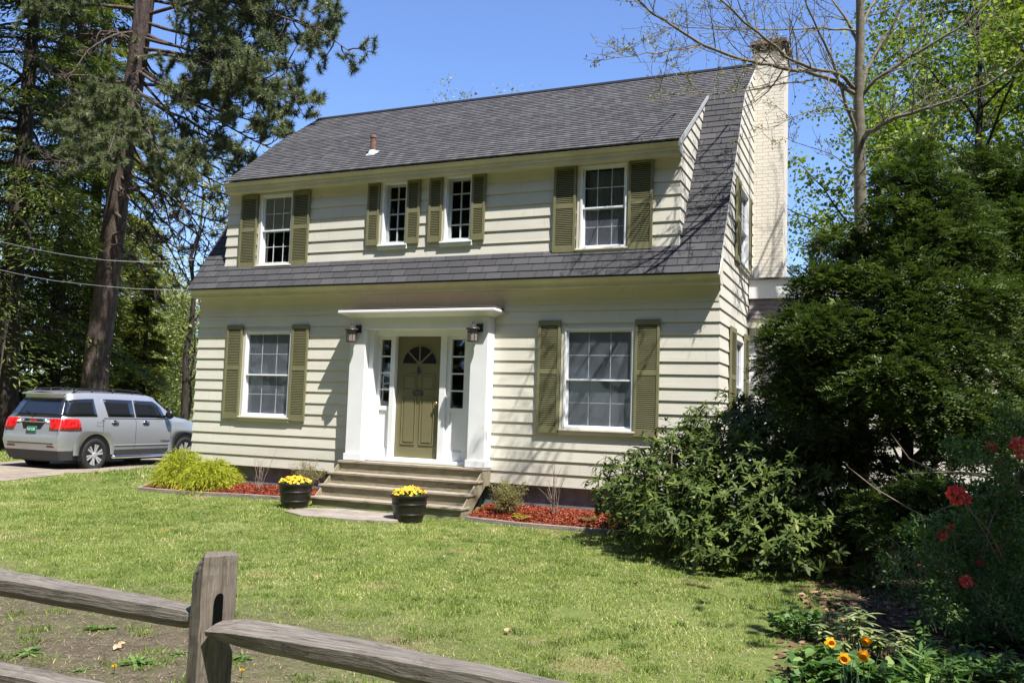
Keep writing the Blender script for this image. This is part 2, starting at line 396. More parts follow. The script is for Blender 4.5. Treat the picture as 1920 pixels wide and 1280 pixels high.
# --- foundation
mb = MB(); mb.box(.05, 8.55, .07, .12, -.3, .66); mb.box(.05, .10, .12, DEP-.05, -.3, .66); mb.box(W-.10, W-.05, .12, DEP-.05, -.3, .66); mb.box(8.62, W-.10, .10, .15, -.3, .66)
mb.build('foundation', M_FOUND, house)
# --- cornices (crown on fascia + soffit)
def cornice(mb, x0, x1, ye, ze, wall_y, h, wz):
    # crown profile from roof edge back and down to the wall
    pr = [(ye, ze-.01), (ye+.012, ze-.04), (ye+.05, ze-.075), (ye+.055, ze-h*.62), (ye+.075, ze-h*.66), (ye+.08, ze-h), (wall_y, ze-h), (wall_y, ze+.10)]
    mb.prism(pr, 'x', x0, x1)
mb = MB(); cornice(mb, -.06, W+.035, EY, EZ0, -.0, .15, 0); mb.build('lower_cornice', M_SOFFIT, house)
mb = MB(); mb.box(0, W-.001, -.022, 0, 3.60, 3.84); mb.build('frieze_board', M_SIDING, house)
mb = MB(); cornice(mb, DX0+.05, DX1+.03, DY, DZ-.015, DW, .19, 0); mb.build('dormer_cornice', M_SOFFIT, house)
# --- roofs
def slope_frame(y0, z0, y1, z1):
    d = Vector((0, y1-y0, z1-z0)); L = d.length; d.normalize(); n = Vector((0, -d.z, d.y)); return d, n, L
course = []
mb = MB(); d, n, L = slope_frame(EY, EZ0, BY, BZ)
rows = rows_between(0, L, .155, lambda b, p: -.09, lambda b, p: W+.045)
dop = [(DX0+.1, DX1-.1, .62, L+1)]
laps(mb, (0, EY, EZ0+.012), (1, 0, 0), d, n, rows, .013, dop, under=.012, course=course)
o = mb.build('lower_roof', M_SHINGLE2, house); add_course(o, course)
# upper slopes: main + dormer in one pitch
course = []; mb = MB(); d, n, L = slope_frame(BY, BZ, RY, RZ); dd, dn, DL = slope_frame(DY, DZ, BY, BZ)
laps(mb, (0, BY, BZ+.007), (1, 0, 0), d, n, rows_between(0, L, .130, lambda b, p: -.09, lambda b, p: W+.045), .014, under=.01, course=course)
laps(mb, (0, DY, DZ+.012), (1, 0, 0), dd, dn, rows_between(0, DL, DL/round(DL/.130), lambda b, p: DX0+.06-(.15+DX0)*(b/DL)**1.2, lambda b, p: DX1+.045), .014, under=.012, course=course, idx0=40)
o = mb.build('upper_roof', M_SHINGLE, house); add_course(o, course)
# rear slopes and ridge cap, roof edges
course = []; mb = MB()
d2 = Vector((0, -(RY-BY), RZ-BZ)).normalized(); n2 = Vector((0, d2.z, -d2.y))
laps(mb, (W, DEP-BY, BZ+.012), (-1, 0, 0), d2, n2, rows_between(0, L, .14, lambda b, p: -.045, lambda b, p: W+.09), .010, course=course)
d3 = Vector((0, -(BY-EY), BZ-EZ0)).normalized(); n3 = Vector((0, d3.z, -d3.y)); L3 = math.hypot(BY-EY, BZ-EZ0)
laps(mb, (W, DEP-EY, EZ0+.012), (-1, 0, 0), d3, n3, rows_between(0, L3, .155, lambda b, p: -.045, lambda b, p: W+.09), .012, course=course)
o = mb.build('rear_roof', M_SHINGLE2, house); add_course(o, course)
mb = MB(); mb.prism([(RY-.11, RZ-.045), (RY, RZ+.045), (RY+.11, RZ-.045), (RY+.10, RZ-.06), (RY, RZ+.03), (RY-.10, RZ-.06)], 'x', -.08, W+.02)
mb.build('ridge_cap', simple('dark_ridge_shingles', (.02, .02, .024), .9, .1, bs=60, bstr=.4), house)
# rake boards
for nm, xx0, xx1 in (('right', W+.002, W+.035), ('left', -.085, -.004)):
    mb = MB(); k = .05
    mb.prism([(EY, EZ0-.02), (BY, BZ-.0), (RY, RZ-.0), (DEP-BY, BZ), (DEP-EY, EZ0-.02), (DEP-EY, EZ0-.08), (DEP-BY-.03, BZ-.07), (RY, RZ-.075), (BY+.03, BZ-.07), (EY+.03, EZ0-.06)], 'x', xx0, xx1)
    mb.build('rake_board', M_WHITE, house)
# eave returns end blocks on the gable side
mb = MB(); mb.prism([(EY+.005, EZ0-.03), (0.0, EZ0+.30), (0.0, EZ0-.15), (EY+.08, EZ0-.15), (EY+.05, EZ0-.08)], 'x', W+.036, W+.05)
mb.build('eave_return', M_CREAM, house)
# --- dormer
mb = MB()
laps(mb, (0, DW, 0), (1, 0, 0), (0, 0, 1), (0, -1, 0), rows_between(4.455, 5.96, .2135, lambda b, p: DX0-p, lambda b, p: DX1+p), .019, [U1, U2, S1, S2])
# cheeks follow the two slopes
yl = lambda z: EY+(z-EZ0)*(BY-EY)/(BZ-EZ0)          # main slope at height z
yd = lambda z: DY+(z-DZ)*(BY-DY)/(BZ-DZ)            # dormer slope at height z
for sx, U_, N_ in ((DX1, (0, 1, 0), (1, 0, 0)), (DX0, (0, 1, 0), (-1, 0, 0))):
    laps(mb, (sx, 0, 0), U_, (0, 0, 1), N_, rows_between(4.455, 7.50, .2135, lambda b, p: max(DW-p, yd(b+.07)), lambda b, p: max(DW+.001, yl(b)-.0)), .019)
mb.build('dormer_wall', M_SIDING, house)
mb = MB()
for x0, x1 in ((DX1+.028, DX1+.05),):
    mb.prism([(DY-.0, DZ-.15), (DY, DZ), (BY-.04, BZ), (BY-.04, BZ-.07), (DY+.10, DZ-.05), (DW-.02, DZ-.19), (DY+.06, DZ-.19)], 'x', x0, x1)
mb.build('dormer_rake', simple('bluish_flashed_rake', (.42, .44, .44), .5, .4), house)
mb = MB(); mb.box(DX0-.02, DX1+.02, DW-.0, DW+.04, 4.40, 4.455); mb.build('dormer_base_flashing', M_DARK, house)
# --- vent pipe with boot
vy, vz = .60, 6.66
v = MB(); v.tube([(3.43, vy, vz-.05), (3.43, vy, vz+.33)], .052, 14); v.tube([(3.43, vy, vz+.31), (3.43, vy, vz+.36)], .064, 14)
vp = v.build('vent_pipe', bark_mat('rusty_iron_pipe', (.10, .05, .035), (.22, .12, .08), (.30, .24, .20), (6, 6, 6), .003), house, smooth=False)
v = MB(); v.prism([(vy-.10, vz-.065+.01), (vy+.09, vz+.058+.015), (vy+.09, vz+.08), (vy-.10, vz-.042)], 'x', 3.34, 3.52); v.lathe([(.10, -.03), (.07, .06)], 14, (3.43, vy, vz))
v.build('pipe_boot', simple('white_lead_boot', (.75, .76, .78), .5, .4), vp)
# --- chimney
mb = MB(); mb.box(W-.02, 10.69, 3.45, 4.20, .2, 8.90); ch = mb.build('chimney', M_BRICK, house)
for z0, z1, e in ((8.90, 8.965, .0), (8.965, 9.03, .03), (9.03, 9.10, .055)):
    m2 = MB(); m2.box(W-.02-e, 10.69+e, 3.45-e, 4.20+e, z0, z1)
    m2.build('corbel_course', simple('bare_sooty_brick', (.20, .14, .125), .9, .15, var=.4, vs=9, bs=20, bstr=.8, bd=.012), ch)
m2 = MB(); m2.box(W+.03, 10.64, 3.5, 4.15, 9.10, 9.16); m2.box(W+.15, 10.5, 3.62, 4.0, 9.16, 9.22)
m2.build('chimney_crown', simple('cracked_mortar_crown', (.33, .25, .22), .9, .1, var=.3, vs=12, bs=15, bstr=.8, bd=.02), ch)
m2 = MB(); m2.box(10.18, 10.27, 3.41, 3.449, 4.43, 4.72); m2.build('flashing_strip', M_LEAD, ch)
# --- side wing at the right rear
WY = 3.02; WX = 15.2
mb = MB()
laps(mb, (0, WY, 0), (1, 0, 0), (0, 0, 1), (0, -1, 0), rows_between(.68, 3.5, EXPO, lambda b, p: W+.09, lambda b, p: WX+p), .022, [(10.80, 11.75, .7, 2.95)])
laps(mb, (WX, WY, 0), (0, 1, 0), (0, 0, 1), (1, 0, 0), rows_between(.68, 3.5, EXPO, lambda b, p: -p, lambda b, p: 4), .022)
mb.build('wing_wall', M_SIDING, house)
mb = MB(); mb.box(W+.03, W+.15, WY-.04, WY, .68, 3.5); mb.box(10.74, 10.80, WY-.05, WY+.02, .7, 3.0); mb.box(11.75, 11.83, WY-.05, WY+.02, .7, 3.0); mb.box(10.74, 11.83, WY-.05, WY+.02, 2.95, 3.05)
mb.build('wing_trim', M_WHITE, house)
mb = MB(); mb.box(10.80, 11.75, WY+.05, WY+.08, .7, 2.95); mb.build('wing_door', M_DARK, house)
mb = MB(); mb.box(W+.026, WX+.05, WY-.14, WY+4, 3.49, 3.645); mb.build('wing_cornice', M_CREAM, house)
course = []; mb = MB(); dw = Vector((0, .09, .365)).normalized(); nw = Vector((0, -dw.z, dw.y))
laps(mb, (0, WY-.145, 3.65), (1, 0, 0), dw, nw, rows_between(0, .37, .095, lambda b, p: W+.03, lambda b, p: WX+.06), .012, under=.01, course=course)
o = mb.build('wing_skirt_roof', simple('weathered_wing_shingles', (.20, .175, .18), .9, .2, var=.3, vs=7, bs=40, bstr=.5), house)
mb = MB(); mb.box(W+.03, WX+.05, WY-.12, WY+4, 4.03, 4.37); mb.build('wing_fascia', M_WHITE, house)
mb = MB(); mb.box(W+.03, WX+.08, WY-.16, WY+4.1, 4.37, 4.405); mb.build('wing_flat_roof', simple('tar_roof_edge', (.10, .10, .105), .8, .3, var=.4, vs=9), house)
mb = MB(); mb.box(W+.08, WX-.05, WY+.06, WY+.1, -.3, .68); mb.build('wing_foundation', M_FOUND, house)

# ================================================================ windows, shutters
def Fy(yw):   # builder frame for a wall facing -y at y=yw: (a,b,p) -> world, p = out of the wall
    return lambda a, b, p: (a, yw-p, b)
def Fx(xw):   # wall facing +x
    return lambda a, b, p: (xw+p, a, b)
def fbox(mb, F, a0, a1, b0, b1, p0, p1, mi=0):
    ps = [F(a0, b0, p1), F(a1, b0, p1), F(a1, b0, p0), F(a0, b0, p0), F(a0, b1, p1), F(a1, b1, p1), F(a1, b1, p0), F(a0, b1, p0)]
    mb.hexa(ps, mi)
def ring(mb, F, a0, a1, b0, b1, w, p0, p1, mi=0):
    fbox(mb, F, a0, a0+w, b0, b1, p0, p1, mi); fbox(mb, F, a1-w, a1, b0, b1, p0, p1, mi)
    fbox(mb, F, a0+w, a1-w, b0, b0+w, p0, p1, mi); fbox(mb, F, a0+w, a1-w, b1-w, b1, p0, p1, mi)
def window(F, a0, a1, b0, b1, cols=3, style='double', cover='curtain', shade=None, casing=True, screen=0):
    mb = MB()
    ring(mb, F, a0, a1, b0, b1, .036, -.10, .040)
    frame = mb.build('window', M_VINYL, house, bevel=.004)
    if casing:
        m = MB(); fbox(m, F, a0-.055, a0-.002, b0-.03, b1+.0, -.02, .03); fbox(m, F, a1+.002, a1+.03, b0-.03, b1+.0, -.02, .03)
        fbox(m, F, a0-.055, a1+.03, b1+.002, b1+.03, -.02, .028)
        m.build('casing', M_CREAM, frame, bevel=.003)
    m = MB(); fbox(m, F, a0-.06, a1+.035, b0-.085, b0-.002, -.02, .055); fbox(m, F, a0-.06, a1+.035, b0-.028, b0-.001, .056, .075)
    m.build('sill', M_CREAM if style == 'double' else M_WHITE, frame, bevel=.004)
    A0, A1, B0, B1 = a0+.036, a1-.036, b0+.036, b1-.036
    if style == 'double':
        mid = B0+(B1-B0)*.485
        m = MB(); ring(m, F, A0, A1, mid-.012, B1, .027, -.035, .012); ring(m, F, A0, A1, B0, mid+.020, .029, -.075, -.037)
        m.build('sash', M_VINYL, frame, bevel=.003)
        m = MB()
        for (c0, c1, pp) in ((mid+.03, B1-.03, -.02), (B0+.03, mid-.0, -.058)):
            for i in range(1, cols): x = A0+(A1-A0)*i/cols; fbox(m, F, x-.0055, x+.0055, c0, c1, pp-.012, pp-.004)
            z = (c0+c1)/2; fbox(m, F, A0+.03, A1-.03, z-.0055, z+.0055, pp-.011, pp-.003)
        m.build('muntins', simple('grey_muntin', (.62, .65, .70), .5, .4), frame)
        m = MB(); m.add([F(A0+.02, mid, -.034), F(A1-.02, mid, -.034), F(A1-.02, B1-.02, -.034), F(A0+.02, B1-.02, -.034)], [(0, 1, 2, 3)])
        m.add([F(A0+.02, B0+.02, -.0735), F(A1-.02, B0+.02, -.0735), F(A1-.02, mid, -.0735), F(A0+.02, mid, -.0735)], [(0, 1, 2, 3)])
        m.build('pane', M_GLASS, frame)
        if screen:
            m = MB(); q = [(mid+.015, B1-.02, -.014), (B0+.02, mid-.012, -.046)][(0 if screen == 2 else 1):]
            for z0, z1, pp in q: m.add([F(A0+.02, z0, pp), F(A1-.02, z0, pp), F(A1-.02, z1, pp), F(A0+.02, z1, pp)], [(0, 1, 2, 3)])
            m.build('insect_screen', M_SCREEN, frame)
    else:    # narrow casement, deep reveal, 2 x 4 lights
        m = MB(); ring(m, F, A0+.02, A1, B0, B1, .04, -.10, -.06); fbox(m, F, A0, A0+.02, B0, B1, -.10, -.055)
        for i in range(1, 4): z = B0+(B1-B0)*i/4; fbox(m, F, A0+.06, A1-.04, z-.011, z+.011, -.085, -.068)
        x = (A0+A1)/2+.01; fbox(m, F, x-.011, x+.011, B0+.04, B1-.04, -.0845, -.0675)
        m.build('sash', simple('weathered_grey_sash', (.42, .44, .45), .6, .3), frame)
        m = MB(); m.add([F(A0+.03, B0+.02, -.09), F(A1-.02, B0+.02, -.09), F(A1-.02, B1-.02, -.09), F(A0+.03, B1-.02, -.09)], [(0, 1, 2, 3)]); m.build('pane', M_GLASS, frame)
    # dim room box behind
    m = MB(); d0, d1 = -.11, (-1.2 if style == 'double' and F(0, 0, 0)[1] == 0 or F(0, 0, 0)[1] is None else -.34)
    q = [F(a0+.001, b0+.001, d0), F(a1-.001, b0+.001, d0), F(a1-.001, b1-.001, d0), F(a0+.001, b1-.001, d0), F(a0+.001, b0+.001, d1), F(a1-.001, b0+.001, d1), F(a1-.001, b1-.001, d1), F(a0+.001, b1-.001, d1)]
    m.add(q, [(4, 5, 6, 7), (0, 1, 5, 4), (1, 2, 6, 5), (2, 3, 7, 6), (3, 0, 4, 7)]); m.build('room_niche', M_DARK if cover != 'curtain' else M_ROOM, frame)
    def drape(x0, x1, z0, z1, d, mat, name, amp=.012, wl=.075):
        n = max(8, int((x1-x0)/.012)); vs = []; fs = []
        for i in range(n+1):
            x = x0+(x1-x0)*i/n; off = amp*math.sin(2*math.pi*(x/wl)+1.3*math.sin(x*9))
            vs += [F(x, z0, d+off), F(x, z1, d+off*.6)]
            if i: k = 2*i; fs.append((k-2, k, k+1, k-1))
        m = MB(); m.add(vs, fs); m.build(name, mat, frame, smooth=True)
    if cover == 'curtain':
        drape(A0+.01, A1-.01, B0+.02, B1-.02, -.115, M_CURTAIN, 'curtain', .004, .31)
    elif cover == 'half_blind':
        drape(A0+.01, A1-.01, (B0+B1)/2, B1-.02, -.052, M_BLIND, 'curtain', .003, .2)
    elif cover == 'parted':
        drape(A0+.01, A0+.22, B0+.02, B1-.02, -.16, M_CURTAIN, 'curtain'); drape(A1-.30, A1-.01, B0+.02, B1-.02, -.16, M_CURTAIN, 'curtain')
        drape(A0+.22, A1-.30, (B0+B1)/2+.05, B1-.02, -.165, M_CURTAIN, 'curtain')
    return frame
def shutter(F, a0, a1, b0, b1, mid=.46, top=.085, bot=.10, pitch=.0305):
    mb = MB(); w = .042; p0, p1 = .030, .062
    fbox(mb, F, a0, a0+w, b0, b1, p0, p1); fbox(mb, F, a1-w, a1, b0, b1, p0, p1)
    H = b1-b0; zm = b1-H*mid; fbox(mb, F, a0+.01, a1-.01, b0+.01, b1-.01, p0-.003, p0+.003, 1)  # last box: dark sheet behind the louvres, standing in for shade in their gaps
    fbox(mb, F, a0+w, a1-w, b1-top, b1, p0, p1-.003); fbox(mb, F, a0+w, a1-w, b0, b0+bot, p0, p1-.003); fbox(mb, F, a0+w, a1-w, zm-.035, zm+.035, p0, p1-.003)
    for z0, z1 in ((b0+bot, zm-.035), (zm+.035, b1-top)):
        n = int(round((z1-z0)/pitch)); s = (z1-z0)/n
        for i in range(n):
            z = z0+s*i
            ps = [F(a0+w, z+s*.02, p1-.007), F(a1-w, z+s*.02, p1-.007), F(a1-w, z+s*.42, p0+.008), F(a0+w, z+s*.42, p0+.008),
                  F(a0+w, z+s*.40, p1-.006), F(a1-w, z+s*.40, p1-.006), F(a1-w, z+s*.78, p0+.009), F(a0+w, z+s*.78, p0+.009)]
            mb.hexa(ps)
    return mb.build('shutter', [M_OLIVE, M_DARK], house)
F0, FD, FG = Fy(0.0), Fy(DW), Fx(W)
window(F0, *LW, cover='curtain', screen=2); window(F0, *RW, cover='curtain', screen=2)
window(FD, *U1, cover='half_blind'); window(FD, *U2, cover='parted', screen=1)
window(FD, *S1, cols=2, style='case', cover='none', casing=True); window(FD, *S2, cols=2, style='case', cover='none', casing=True)
window(FG, *GW_U, cover='none'); window(FG, *GW_L, cover='none')
for a0, a1 in ((.735, 1.11), (2.27, 2.64)): shutter(F0, a0, a1, 1.53, 3.315)
for a0, a1 in ((7.215, 7.60), (8.84, 9.235)): shutter(F0, a0, a1, 1.51, 3.33)
for a0, a1 in ((.875, 1.275), (2.105, 2.495)): shutter(FD, a0, a1, 4.425, 5.86, .48)
for a0, a1 in ((3.775, 4.03), (4.60, 4.865), (5.05, 5.315), (5.885, 6.145)): shutter(FD, a0, a1, 4.74, 5.91, .50, .07, .10)
for a0, a1 in ((7.40, 7.79), (8.675, 9.075)): shutter(FD, a0, a1, 4.455, 5.925, .48)
shutter(FG, 1.27, 1.68, 4.46, 5.88, .48); shutter(FG, 2.80, 3.0, 4.46, 5.88, .48)
shutter(FG, .82, 1.35, 1.55, 3.31); shutter(FG, 2.34, 2.80, 1.55, 3.33)
# small ornament hanging in the upper left window (s-shaped suncatcher)
m = MB(); m.tube([(1.83+.05*math.sin(t*6), DW+.13, 4.58+.16*t) for t in np.linspace(0, 1, 12)], .006, 6); m.build('window_ornament', simple('green_glass_ornament', (.2, .45, .3), .3, .6), house)

# ================================================================ portico, door, lanterns
PF = -.27; DP = .05   # post faces / door plane
for a0, a1 in ((3.715, 4.03), (6.095, 6.41)):
    mb = MB(); mb.box(a0, a1, PF, -.001, 1.011, 3.19); pp = mb.build('portico_post', M_WHITE, house, bevel=.006)
    mb = MB(); mb.box(a0-.022, a1+.022, PF-.022, -.001, .895, 1.01); mb.build('post_base', M_WHITE, pp, bevel=.004)
mb = MB()
mb.box(3.712, 6.413, PF-.003, -.0015, 3.19, 3.385)          # lintel
cr = [(.0, 3.386), (.012, 3.40), (.03, 3.404), (.075, 3.425), (.115, 3.45), (.125, 3.458), (.165, 3.462), (.170, 3.47), (.170, 3.505), (.160, 3.512), (.0, 3.529)]
loops = [[(3.712-o_, -.003, z_), (3.712-o_, PF-.003-o_, z_), (6.413+o_, PF-.003-o_, z_), (6.413+o_, -.003, z_)] for o_, z_ in cr]
mb.add([q for lp in loops for q in lp], [(k*4+a, k*4+a+1, (k+1)*4+a+1, (k+1)*4+a) for k in range(len(cr)-1) for a in range(3)]+[(40, 41, 42, 43)])
mb.build('portico_cornice', M_WHITE, house, bevel=.003)
mb = MB(); mb.box(3.56, 6.575, PF-.16, 0, 3.530, 3.542); mb.build('portico_cap_flashing', simple('dull_brown_flashing', (.16, .12, .10), .7, .3), house)
# recessed surround
mb = MB()
D = DP
mb.box(4.03, 4.13, -.14, D+.06, .90, 3.19); mb.box(5.99, 6.095, -.14, D+.06, .90, 3.19)       # inner pilaster steps
mb.box(4.13, 5.99, -.06, D+.06, 3.09, 3.19)                                       # head
for a0, a1 in ((4.42, 4.515), (5.41, 5.53)): mb.box(a0, a1, D-.09, D+.06, .90, 3.09)       # door jambs
for a0, a1, g0, g1 in ((4.13, 4.42, 4.195, 4.40), (5.53, 5.99, 5.605, 5.85)):
    mb.box(a0, g0, D-.045, D+.04, .90, 3.09); mb.box(g1, a1, D-.045, D+.04, .90, 3.09)
    mb.box(g0, g1, D-.044, D+.04, 3.03, 3.09); mb.box(g0, g1, D-.044, D+.04, 1.78, 1.855); mb.box(g0, g1, D-.044, D+.04, .90, 1.12)
    mb.box(g0, g1, D-.02, D+.04, 1.12, 1.78); 
    for i in range(1, 4): z = 1.855+(3.03-1.855)*i/4; mb.box(g0, g1, D-.035, D-.005, z-.012, z+.012)
mb.build('door_surround', M_WHITE, house, bevel=.004)
mb = MB(); mb.box(4.05, 6.07, -.10, D+.05, .895, .955); mb.box(4.515, 5.41, -.05, D+.05, .955, .972); mb.build('threshold', M_WHITE, house, bevel=.004)
for g0, g1 in ((4.195, 4.40), (5.605, 5.85)):
    m = MB(); m.box(g0, g1, D+.0, D+.006, 1.855, 3.03); sp = m.build('sidelight_glass', glass_mat('pebbled_sidelight_glass', (.4, .4, .42), .06), house)
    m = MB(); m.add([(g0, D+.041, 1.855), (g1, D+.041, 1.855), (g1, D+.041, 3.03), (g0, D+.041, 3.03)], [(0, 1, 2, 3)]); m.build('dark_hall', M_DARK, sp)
# door with panels and fanlight
dx0, dx1, dz0, dz1 = 4.52, 5.405, .972, 3.085
mb = MB(); mb.box(dx0, dx1, D, D+.045, dz0, dz1)
door = mb.build('front_door', M_DOOR, house)
mb = MB(); cx = (dx0+dx1)/2
def panel(a0, a1, b0, b1):
    ring(mb, Fy(D), a0, a1, b0, b1, .018, .0005, .014)
    fbox(mb, Fy(D), a0+.045, a1-.045, b0+.045, b1-.045, .0005, .009)
for a0, a1 in ((dx0+.12, cx-.04), (cx+.04, dx1-.12)): panel(a0, a1, 1.20, 2.03); panel(a0, a1, 2.14, 2.43)
mb.build('door_panels', M_DOOR, door, bevel=.003)
mb = MB(); n = 20; rr = .335; zc = 2.60
pts = [(cx+rr*math.cos(math.pi*i/n), zc+rr*.94*math.sin(math.pi*i/n)) for i in range(n+1)]
mb.prism(pts, 'y', D-.004, D-.001); mb.build('fanlight', simple('dark_fanlight_glass', (.012, .012, .012), .35, .25, var=0), door)
mb = MB()
for an in (0, 45, 90, 135, 180):
    c_, s_ = math.cos(R(an)), math.sin(R(an)); w = .014
    p = [(cx+c_*.05-s_*w, zc+s_*.05+c_*w), (cx+c_*.05+s_*w, zc+s_*.05-c_*w), (cx+c_*rr+s_*w, zc+s_*rr*.94-c_*w), (cx+c_*rr-s_*w, zc+s_*rr*.94+c_*w)]
    mb.prism(p, 'y', D-.013, D-.005)
arc = [(cx+(rr+.02)*math.cos(math.pi*i/n), zc+(rr*.94+.02)*math.sin(math.pi*i/n)) for i in range(n+1)]
for i in range(n): mb.prism([pts[i], arc[i], arc[i+1], pts[i+1]], 'y', D-.012, D-.0005)
mb.prism([(cx+.055*math.cos(math.pi*i/8), zc+.055*math.sin(math.pi*i/8)) for i in range(9)], 'y', D-.014, D-.0045)
mb.build('fanlight_bars', M_DOOR, door)
mb = MB(); mb.lathe([(.0, 0), (.035, 0), (.04, .02), (.02, .03), (0, .03)], 12, (cx-.01, D-.001, 2.47), M=Matrix.Rotation(R(90), 3, 'X')); mb.tube([(cx-.01, D-.03, 2.55), (cx-.01, D-.035, 2.48), (cx-.01, D-.03, 2.42)], .018, 8)
mb.build('door_knocker', M_BLACKMETAL, door, smooth=True)
mb = MB(); mb.prism([(cx-.105, 2.055), (cx+.085, 2.055), (cx+.085, 2.13), (cx+.03, 2.155), (cx-.05, 2.155), (cx-.105, 2.13)], 'y', D-.016, D-.0145+.014)
pl = mb.build('number_plaque', M_BLACKMETAL, door)
mb = MB(); mb.lathe([(.0, 0), (.03, 0), (.03, .01), (.015, .015), (.015, .04), (.03, .05), (.026, .075), (0, .08)], 14, (dx1-.06, D-.001, 1.93), M=Matrix.Rotation(R(90), 3, 'X')); mb.build('door_knob', simple('brass_knob', (.45, .32, .12), .3, .5, .9, var=0), door, smooth=True)
def text_mesh(txt, size, mat, parent, M, name='lettering', ext=.002, bold=0.0, xs=1.0):
    cu = bpy.data.curves.new('lettering', 'FONT'); cu.body = txt; cu.size = size; cu.extrude = ext; cu.align_x = 'CENTER'; cu.align_y = 'CENTER'; cu.offset = bold
    tmp = bpy.data.objects.new('tmp_text', cu); COL.objects.link(tmp)
    dg = bpy.context.evaluated_depsgraph_get(); me = bpy.data.meshes.new_from_object(tmp.evaluated_get(dg))
    bpy.data.objects.remove(tmp); me.name = name; me.materials.clear()
    me.transform(Matrix.Diagonal((xs, 1, 1, 1))); me.transform(M)
    return link(name, me, mat, parent)
text_mesh('2227', .075, simple('pewter_numerals', (.25, .25, .27), .4, .5, .6, var=0), pl, Matrix.Translation((cx-.01, D-.018, 2.098)) @ Matrix.Rotation(R(90), 4, 'X'))
# lanterns
def lantern(x):
    z = 3.05
    m = MB(); m.box(x+.01, x+.125, PF-.025, PF-.001, z+.075, z+.215); m.box(x+.02, x+.10, PF-.13, PF-.026, z+.13, z+.15)
    ln = m.build('wall_lantern', M_BLACKMETAL, house, bevel=.003)
    c = (x, PF-.13, z); m = MB()
    m.lathe([(.012, .235), (.018, .225), (.010, .205), (.015, .19), (.05, .165), (.105, .135), (.120, .12), (.120, .108), (.03, .112)], 24, c)
    m.build('lantern_roof', M_BLACKMETAL, ln, smooth=True)
    m = MB()
    for i in range(8):
        a = 2*math.pi*i/8; m.tube([(x+.088*math.cos(a), c[1]+.088*math.sin(a), z-.09), (x+.088*math.cos(a), c[1]+.088*math.sin(a), z+.112)], .0045, 5)
    for zz in (-.093, .055, .105): m.lathe([(.084, zz), (.094, zz), (.094, zz+.012), (.084, zz+.012), (.084, zz)], 24, c)
    m.lathe([(.0, -.095), (.089, -.095), (.092, -.090), (0, -.085)], 24, c)
    m.build('lantern_cage', M_BLACKMETAL, ln)
    m = MB(); m.lathe([(.080, -.085), (.080, .10)], 24, c); m.build('lantern_glass', M_LAMPGLASS, ln, smooth=True)
lantern(3.82); lantern(6.19)

# ================================================================ wooden front steps
steps = empty('wooden_steps', (5.02, -.7, .1), 0, 'weathered grey-brown wooden steps leading up to the white front door', 'steps')
SO = Vector(steps.location)
def sb(mb, x0, x1, y0, y1, z0, z1): mb.box(x0-SO.x, x1-SO.x, y0-SO.y, y1-SO.y, z0-SO.z, z1-SO.z)
nos = [(-.37, .885), (-.61, .695), (-.85, .505), (-1.09, .315)]
for i, (y, z) in enumerate(nos):
    yb = -.005 if i == 0 else nos[i-1][0]+.035
    mb = MB()
    if i == 0: sb(mb, 3.63, 6.43, y, -.03, z-.035, z)
    else: sb(mb, 3.60, 6.44, y, y+.14, z-.035, z); sb(mb, 3.60, 6.44, y+.146, yb+.02, z-.035, z)
    mb.build('tread', M_TREAD, steps, bevel=.004)
    mb = MB(); sb(mb, 3.66, 6.40, y+.035, y+.06, z-.035-.155 if i < 3 else .02, z-.036); mb.build('riser', M_STEP, steps)
for x in (3.64, 6.401):
    mb = MB(); pr = [(-.005, .84), (-.335, .84), (-1.055, .27), (-1.055, .0), (-.98, .0), (-.20, .60), (-.005, .60)]
    mb.prism([(a-SO.y, b-SO.z) for a, b in pr], 'x', x-SO.x, x+.022-SO.x); mb.build('stringer', M_STEP, steps)
mb = MB(); sb(mb, 3.68, 6.38, -.25, -.24, .0, .84); mb.build('backing_board', M_DARK, steps)
